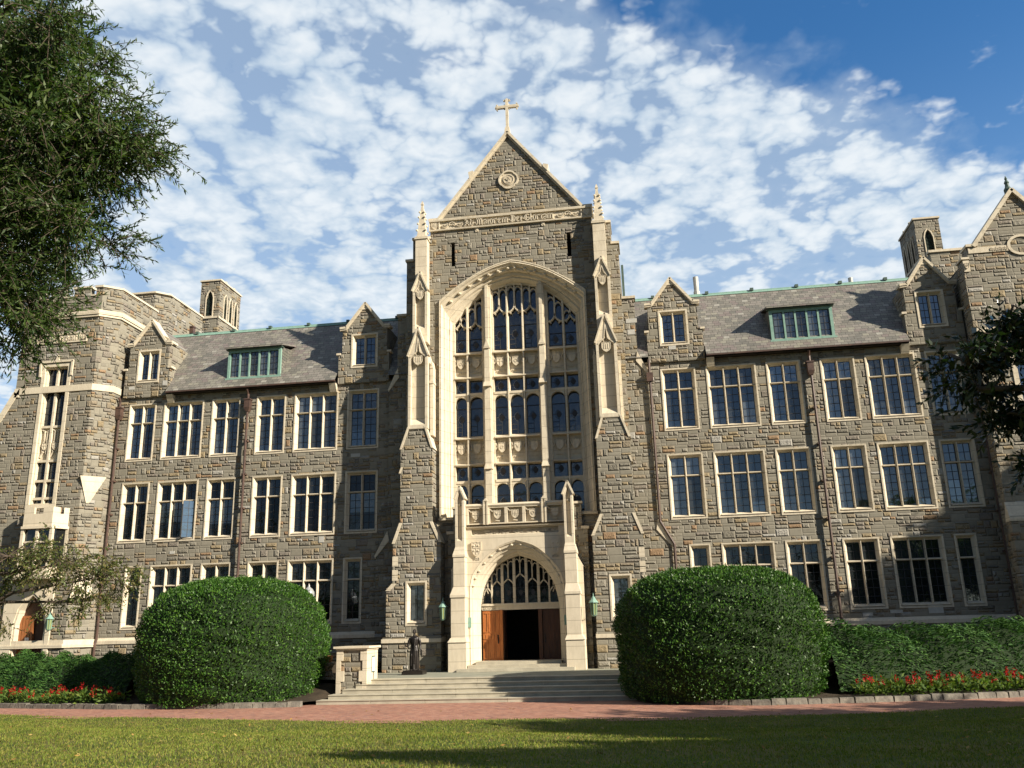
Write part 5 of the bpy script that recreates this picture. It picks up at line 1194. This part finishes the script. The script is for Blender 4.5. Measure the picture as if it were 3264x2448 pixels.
def juniper(label, x0, x1, yoff0, yoff1, n, hh, seed):
    T = thing("juniper_hedge", label, "hedge", ((x0+x1)/2, -7, 0.2)); ox, oy, oz = (x0+x1)/2, -7, .2
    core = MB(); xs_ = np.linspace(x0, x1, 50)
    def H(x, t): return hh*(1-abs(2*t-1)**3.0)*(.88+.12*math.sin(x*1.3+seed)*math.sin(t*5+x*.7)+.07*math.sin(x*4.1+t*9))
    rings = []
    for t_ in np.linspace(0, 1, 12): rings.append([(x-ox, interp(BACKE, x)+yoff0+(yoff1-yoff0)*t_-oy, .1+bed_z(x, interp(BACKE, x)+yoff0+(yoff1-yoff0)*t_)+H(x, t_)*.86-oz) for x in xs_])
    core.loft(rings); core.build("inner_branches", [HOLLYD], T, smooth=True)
    xs2 = RNG.uniform(x0, x1, n); ts = RNG.random(n)**1.15; C_ = []; D_ = []
    for x, t_ in zip(xs2, ts):
        y = interp(BACKE, x)+yoff0+(yoff1-yoff0)*t_; z = .1+bed_z(x, y)+H(x, t_)*(.80+.28*RNG.random()**1.2)
        C_.append((x-ox, y-oy, z-oz)); D_.append((.8*math.sin(x*2.1+t_*4)+RNG.normal()*.5, -.5+RNG.normal()*.4, .25+RNG.normal()*.25))
    leaf_mesh("foliage", np.array(C_), np.array(D_), RNG.uniform(.14, .30, n), RNG.uniform(.03, .06, n), JUNI, T)
juniper("feathery mid-green juniper hedge behind the red flowers at the left edge", -34, -16.6, 1.6, 5.6, 26000, 1.55, 0)
juniper("long feathery juniper hedge behind the red flowers, right of the bigger bush", 13.6, 34, 1.5, 6.0, 30000, 1.95, 2)

# red bedding plants: one master of each of three forms, then copies
def flower_master(label, group, seed):
    r_ = np.random.default_rng(seed); T = thing("flowering_plant", label, "flower", (0, 0, 0), group)
    n = 46; C_ = r_.normal(size=(n, 3))*np.array([.13, .13, .10])+np.array([0, 0, .20]); C_[:, 2] = np.abs(C_[:, 2])+.03; D_ = C_*np.array([2, 2, .8])+r_.normal(size=(n, 3))*.1
    leaf_mesh("leaves", C_, D_, .13, .055, GRNL, T)
    P_ = []; D2 = []
    for _ in range(seed % 3+1):
        bx, by = r_.normal(size=2)*.09; h = r_.uniform(.38, .52)
        for k in range(9): P_.append((bx+r_.normal()*.022, by+r_.normal()*.022, h-.012*k+r_.normal()*.01)); D2.append(r_.normal(size=3)+np.array([0, 0, .6]))
    leaf_mesh("blossom", np.array(P_), np.array(D2), .065, .038, REDL, T); return T
def bed(x0, x1, n, label, group):
    ms = [flower_master(label, group, 5+k) for k in range(3)]; first = [True]*3
    for i in range(n):
        x = x0+(x1-x0)*(i+random.random())/n; row = i % 2; y = interp(BACKE, x)+.55+.55*row+random.uniform(-.12, .12); k = random.randrange(3)
        T = ms[k] if first[k] else copy_tree(ms[k]); first[k] = False
        T.location = (x, y, bed_z(x, y)-.02); T.rotation_euler = (0, 0, random.uniform(0, 6.28)); s_ = random.uniform(1.0, 1.8); T.scale = (s_, s_, s_*random.uniform(.85, 1.1))
bed(-31, -16.2, 84, "red salvia plant in the flower row at left, below the juniper", "red flowers in the left bed")
bed(14.2, 30, 90, "red salvia plant in the flower row at right, behind the stone kerb", "red flowers in the right bed")

# ------------------------------------------------------------------ trees
def tree(name, label, trunk, base_r, top, lobes, m_, leafL, leafW, tw_per, lf_per, droop=.3, twig_len=.7, group=None, cat="tree", clusters=None, core=0.0, twigs_mesh=True):
    """lobes: (x,y,z,rx,ry,rz,n_clusters)"""
    T = thing(name, label, cat, trunk, group); tx, ty_, tz = trunk
    wd = MB(); tp = (top[0]-tx, top[1]-ty_, top[2]-tz)
    mid = (tp[0]*.4+.15, tp[1]*.4-.1, tp[2]*.45)
    wd.tube([(0, 0, -.3), (0, 0, .3), mid, tp], [base_r*1.5, base_r, base_r*.75, base_r*.35], 12)
    Cs, Ds, Ls = [], [], []
    for (lx, ly, lz, rx, ry, rz, nc) in lobes:
        lc_ = np.array([lx-tx, ly-ty_, lz-tz]); st_ = np.array(mid)+(np.array(tp)-np.array(mid))*random.uniform(.0, .7)
        k1 = st_+(lc_-st_)*.5+np.array([0, 0, .08*np.linalg.norm(lc_-st_)])
        wd.tube([tuple(st_), tuple(k1), tuple(lc_)], [base_r*.38, base_r*.25, base_r*.12], 7)
        for _ in range(nc):
            d = RNG.normal(size=3); d /= np.linalg.norm(d); r_ = .45+.55*RNG.random()**.6
            cc = lc_+d*np.array([rx, ry, rz])*r_
            m1 = lc_+(cc-lc_)*.5+RNG.normal(size=3)*.1+np.array([0, 0, .05]); wd.tube([tuple(lc_), tuple(m1), tuple(cc)], [base_r*.10, base_r*.06, base_r*.03], 5, caps=False)
            dd = (cc-lc_)/np.array([rx, ry, rz]); dd = (dd/(np.linalg.norm(dd)+1e-6)*.7)[None]+RNG.normal(size=(tw_per, 3))*.75; dd[:, 2] -= droop; dd /= np.linalg.norm(dd, axis=1, keepdims=True)
            L_ = twig_len*RNG.uniform(.5, 1.1, tw_per); P0 = cc+RNG.normal(size=(tw_per, 3))*twig_len*.25
            if twigs_mesh:
                for a_, b_, l_ in zip(P0, dd, L_): e2 = a_+b_*l_+np.array([0, 0, -droop*.35*l_]); wd.tube([tuple(a_), tuple((a_+e2)/2+np.array([0, 0, .04*l_])), tuple(e2)], [.008, .006, .003], 3, caps=False)
            q = (np.arange(lf_per)[None]+RNG.random((tw_per, lf_per)))/lf_per; p = P0[:, None]+dd[:, None]*(L_[:, None]*q)[..., None]; p[..., 2] -= droop*.35*q*q*L_[:, None]
            o_ = RNG.normal(size=p.shape)*.75+dd[:, None]*.8; o_[..., 2] -= droop*.4; o_ /= np.linalg.norm(o_, axis=-1, keepdims=True)
            Cs.append((p+o_*leafL*.5).reshape(-1, 3)); Ds.append(o_.reshape(-1, 3)); Ls.append(leafL*RNG.uniform(.7, 1.2, tw_per*lf_per))
        if core:
            k = int(core*rx*ry*rz); d = RNG.normal(size=(k, 3)); d /= np.linalg.norm(d, axis=1, keepdims=True); Cs.append(lc_+d*np.array([rx, ry, rz])*(RNG.random(k)**.4)[:, None]*.92); Ds.append(RNG.normal(size=(k, 3))); Ls.append(leafL*1.7*RNG.uniform(.7, 1.2, k))
    wd.build("trunk", [BARK], T, smooth=True)
    Cs = np.concatenate(Cs); Ds = np.concatenate(Ds); Ls = np.concatenate(Ls); leaf_mesh("crown", Cs, Ds, Ls, Ls*(leafW/leafL), m_, T)
    return T
random.seed(21)
tree("willow_oak", "tall tree with narrow fine leaves overhanging the top left of the view", (-6.2, -36.0, .9), .38, (-5.4, -37, 12.5),
     [(-3.3, -37.6, 12.2, 2.2, 2.0, 1.5, 30), (-2.6, -37.6, 10.3, 2.2, 2.0, 1.3, 34), (-2.6, -37.8, 8.7, 2.0, 1.8, 1.1, 34), (-2.9, -38.2, 7.3, 1.9, 1.5, .8, 26), (-1.7, -38, 7.3, .7, .7, .4, 6), (-.75, -38, 9.6, .85, .8, .35, 8), (-1.0, -38, 8.4, .8, .7, .3, 6), (-1.6, -38, 9.7, 1.5, 1.4, .8, 14), (-1.4, -38, 10.9, 1.1, 1.1, .45, 6), (-5.5, -38, 13.5, 3, 3, 2, 10), (-4.6, -36.4, 10.5, 2.2, 2.2, 2.4, 22)],
     OAK, .095, .023, 26, 24, .25, .62, core=800)
tree("cherry_tree", "weeping tree with sparse browning leaves in front of the side door at far left", (-15.2, -24.5, .5), .20, (-13.6, -24.2, 5.6),
     [(-12.2, -24, 5.3, 1.5, 1.2, .6, 14), (-10.4, -24, 5.0, 1.4, 1.0, .45, 15), (-9.0, -24, 4.6, 1.0, .9, .4, 10), (-12.2, -24, 3.9, 1.0, .9, .6, 7), (-9.6, -24, 3.9, .9, .8, .4, 6), (-15, -24, 6.2, 1.8, 1.5, .8, 8)],
     CHER, .11, .045, 14, 12, .55, .55)
tree("evergreen_tree", "dark broadleaf evergreen branches hanging into the right edge of the view", (15.4, -36.5, 1.0), .30, (15.0, -36.2, 9.0),
     [(13.5, -36, 7.0, 1.0, 1.0, .9, 28), (13.15, -36, 5.9, 1.0, 1.0, .7, 28), (13.2, -36, 4.9, .9, .9, .6, 22), (11.75, -36, 6.5, .5, .5, .2, 7), (11.2, -36, 6.1, .35, .4, .2, 3), (11.3, -36, 5.7, .25, .3, .2, 2), (11.9, -36, 5.3, .45, .4, .3, 6), (12.5, -36, 5.6, .5, .5, .6, 10), (12.3, -36, 4.75, .4, .4, .25, 4), (15.4, -36.6, 6.9, 2.0, 2.2, 1.3, 22), (15.2, -36.8, 5.0, 2.2, 2.0, 1.8, 26)],
     MAGN, .12, .045, 16, 14, .45, .42, core=900)
# trees outside the frame whose shadows fall on lawn and wall and which the windows reflect
def shade_tree(label, x, y, h, r_, n=22, seed=0):
    return tree("shade_tree", label, (x, y, 0.2), .4, (x, y, h*.75), [(x, y, h*.72, r_*.55, r_*.55, h*.26, n), (x-r_*.45, y+.2*r_, h*.6, r_*.5, r_*.5, h*.2, n//2), (x+r_*.45, y-.2*r_, h*.6, r_*.5, r_*.5, h*.2, n//2), (x, y, h*.5, r_*.8, r_*.8, h*.14, n//2)], OAK, .38, .20, 9, 8, .1, 1.1, group="trees around the lawn", twigs_mesh=False)
def cast_tree(label, sx, sy, zc, r_, n=40, wall=None):
    """crown of radius r_ placed up-sun so that its shadow centres on (sx, sy)"""
    x, y = sx+1.786*zc, sy-.8146*zc
    return tree("shade_tree", label, (x, y, .2), .32, (x, y, zc), [(x, y, zc, r_*.95, r_*.95, r_*.95, n), (x-.3*r_, y+.1*r_, zc+.2*r_, r_*.6, r_*.6, r_*.6, n//3)], OAK, .40, .22, 10, 9, .1, 1.2, group="trees around the lawn", twigs_mesh=False, core=38)
cast_tree("leafy tree beyond the right edge whose shadow tip lies at the middle of the lawn", 11.0, -24.0, 8.5, 4.2, 110)
cast_tree("leafy tree beyond the right edge shading the lawn beside the brick path", 14.5, -21.2, 8, 4.2, 100)
cast_tree("leafy tree beyond the right edge shading the far right corner of the lawn", 22, -18.4, 7, 3.7, 80)
cast_tree("leafy tree right of the view shading the nearest strip of lawn", 13.5, -32.5, 7.5, 4.6, 110)
cast_tree("leafy tree right of the view shading the near right lawn", 14.5, -27, 8, 4.4, 100)
cast_tree("leafy tree right of the view shading the right edge of the lawn", 21, -24, 8.5, 4.4, 90)
tree("shade_tree", "tree beyond the right wing, its shadow lying on the lower wall", (45, -8.4, .2), .4, (45.5, -8, 15), [(39.9, -7.6, 14.9, 2.7, 2.7, 2.5, 60), (42.6, -7.6, 15.6, 2.9, 2.9, 2.9, 60), (41.0, -7.6, 11.6, 2.8, 2.7, 2.7, 55), (44.0, -7.6, 11.0, 3.0, 2.9, 2.9, 60), (48.5, -7.6, 19.8, 4.0, 4.0, 3.6, 70), (49, -7.4, 13.5, 4.5, 3.5, 3.5, 50)], OAK, .36, .2, 9, 8, .1, 1.1, group="trees around the lawn", twigs_mesh=False, core=60)
for i, (x, y, h) in enumerate(((-45, -62, 21), (-33, -60, 19), (-22, -66, 20), (-10, -70, 16), (4, -72, 13), (18, -70, 12), (32, -66, 12), (46, -64, 14), (-52, -48, 20), (-38, -44, 17))):
    shade_tree(["broad tree across the lawn mirrored in the lower panes", "rounded tree across the lawn mirrored in the lower panes"][i % 2], x, y, h, 6.5, 16)

# short grass blades on the visible lawn
n = 190000; xs_ = RNG.uniform(-24, 22, n*2); ys_ = RNG.uniform(-37, -13.5, n*2)
fr_ = np.interp(xs_, [p[0] for p in FRONT], [p[1] for p in FRONT]); k_ = (ys_ < fr_+.05); xs_, ys_ = xs_[k_][:n], ys_[k_][:n]
d_ = np.interp(xs_, [p[0] for p in FRONT], [p[1] for p in FRONT])-ys_; t1 = np.clip((d_-1)/6, 0, 1)
zs_ = .012+.05*np.maximum(0, d_-1.5)*(t1*t1*(3-2*t1))+.03*np.sin(xs_*.7)*np.sin(ys_*.9)
GRB = leaf_mat("grass_blade", (.105, .155, .024), (.155, .195, .034), (.26, .22, .07), .7, .2, .3)
gb = leaf_mesh("grass", np.stack([xs_, ys_, zs_+.02], 1), RNG.normal(size=(len(xs_), 3))*.45+np.array([0, 0, 1.0]), RNG.uniform(.05, .09, len(xs_)), .018, GRB)
tag(gb, "short green and straw coloured grass on the lawn", None, None, 'stuff')

n = 420; xs_ = RNG.uniform(-22, 16, n); ys_ = RNG.uniform(-34, -14, n)
d_ = np.interp(xs_, [p[0] for p in FRONT], [p[1] for p in FRONT])-ys_; t1 = np.clip((d_-1)/6, 0, 1)
zs_ = np.where(d_ > 0, .075+.05*np.maximum(0, d_-1.5)*(t1*t1*(3-2*t1))+.03*np.sin(xs_*.7)*np.sin(ys_*.9), .02)
LITT = leaf_mat("fallen_leaf", (.16, .09, .03), (.28, .17, .05), (.40, .30, .12), .8, .2, .1)
tag(leaf_mesh("fallen_leaves", np.stack([xs_, ys_, zs_], 1), RNG.normal(size=(n, 3))*np.array([1, 1, .2]), .12, .06, LITT, nrm=np.tile([0, 0, 1.0], (n, 1))+RNG.normal(size=(n, 3))*.3), "small brown fallen leaves scattered on lawn and path", None, None, 'stuff')

#SKY
# ------------------------------------------------------------------ sky with clouds
t = NT(world.node_tree); bgn = t.n['Background']
sky = t.node('ShaderNodeTexSky', sky_type='NISHITA'); sky.sun_disc = False; sky.sun_elevation = SUN_EL; sky.sun_rotation = math.atan2(S.x, S.y); sky.air_density = 1.0; sky.dust_density = .4; sky.ozone_density = 1.6; sky.altitude = 50
gen = t.node('ShaderNodeTexCoord').outputs['Generated']
nv = t.node('ShaderNodeVectorMath', operation='NORMALIZE'); t.l.new(gen, nv.inputs[0]); x, y, z = t.sep(nv.outputs[0])
front = t.sm(y, -.35, .35); den = t.add(t.m('MAXIMUM', z, .0), .16); px = t.div(x, den); py_ = t.div(y, den)  # front mask: unseen sky behind the camera is dimmed to weaken facade fill
pp = t.xyz(px, py_, 0.0)
big = t.noise(pp, 2.2, 3, .5); med = t.noise(t.vscale(pp, (1, .75, 1)), 10.5, 4, .5, .2); fine = t.noise(pp, 30.0, 5, .55)
# clear patch towards the upper right, broken altocumulus deck elsewhere
clr = t.sm(t.add(t.sub(px, t.mul(t.sub(py_, 1.05), 1.6)), t.mul(t.sub(t.add(t.mul(big, .5), t.mul(med, .5)), .5), 1.1)), -.10, .30); clr = t.add(t.mul(clr, t.sm(py_, .1, .7)), t.mul(t.sub(1.0, t.sm(py_, -.5, .2)), .62))
def puffs(sc_, off):
    wob = t.node('ShaderNodeTexNoise'); t.put(wob.inputs['Vector'], pp); wob.inputs['Scale'].default_value = sc_*.9; wob.inputs['Detail'].default_value = 3
    a_ = t.node('ShaderNodeVectorMath', operation='MULTIPLY_ADD'); t.l.new(wob.outputs['Color'], a_.inputs[0]); a_.inputs[1].default_value = (.16, .16, 0); t.l.new(pp, a_.inputs[2])
    vo = t.node('ShaderNodeTexVoronoi', feature='F1', voronoi_dimensions='2D'); vo.inputs['Scale'].default_value = sc_; t.put(vo.inputs['Vector'], a_.outputs[0])
    return t.sub(1.0, t.mul(vo.outputs['Distance'], 1.15))
pf = t.add(t.mul(puffs(9.0, 0), .6), t.mul(puffs(19.0, 3), .4))
cov = t.add(t.add(t.mul(med, .42), t.mul(big, .42)), t.add(t.mul(fine, .10), t.mul(pf, .34))); cov = t.sub(cov, t.mul(clr, .27))
mask = t.m('MAXIMUM', t.sm(cov, .465, .665), t.mul(t.sub(.52, t.mul(clr, .75)), t.sm(cov, .30, .50)))
br = t.sm(t.add(t.mul(fine, .25), t.add(t.mul(med, .3), t.mul(pf, .5))), .40, .74)
cc = t.mix(br, (5.6, 6.8, 8.0), (8.8, 9.3, 9.6)); cc = t.mix(front, t.mix(1.0, cc, (.5, .5, .5), 'MULTIPLY'), cc)
blue = t.mix(1.0, sky.outputs[0], (.55, 1.18, 1.66), 'MULTIPLY'); blue = t.mix(t.mul(t.sub(1.0, t.sm(z, .08, .60)), .62), blue, (4.4, 6.2, 8.2)); blue = t.mix(front, t.mix(1.0, sky.outputs[0], (.55, .62, .72), 'MULTIPLY'), blue)
final = t.mix(t.mul(mask, .93), blue, cc)
t.l.new(final, bgn.inputs['Color']); bgn.inputs['Strength'].default_value = .052
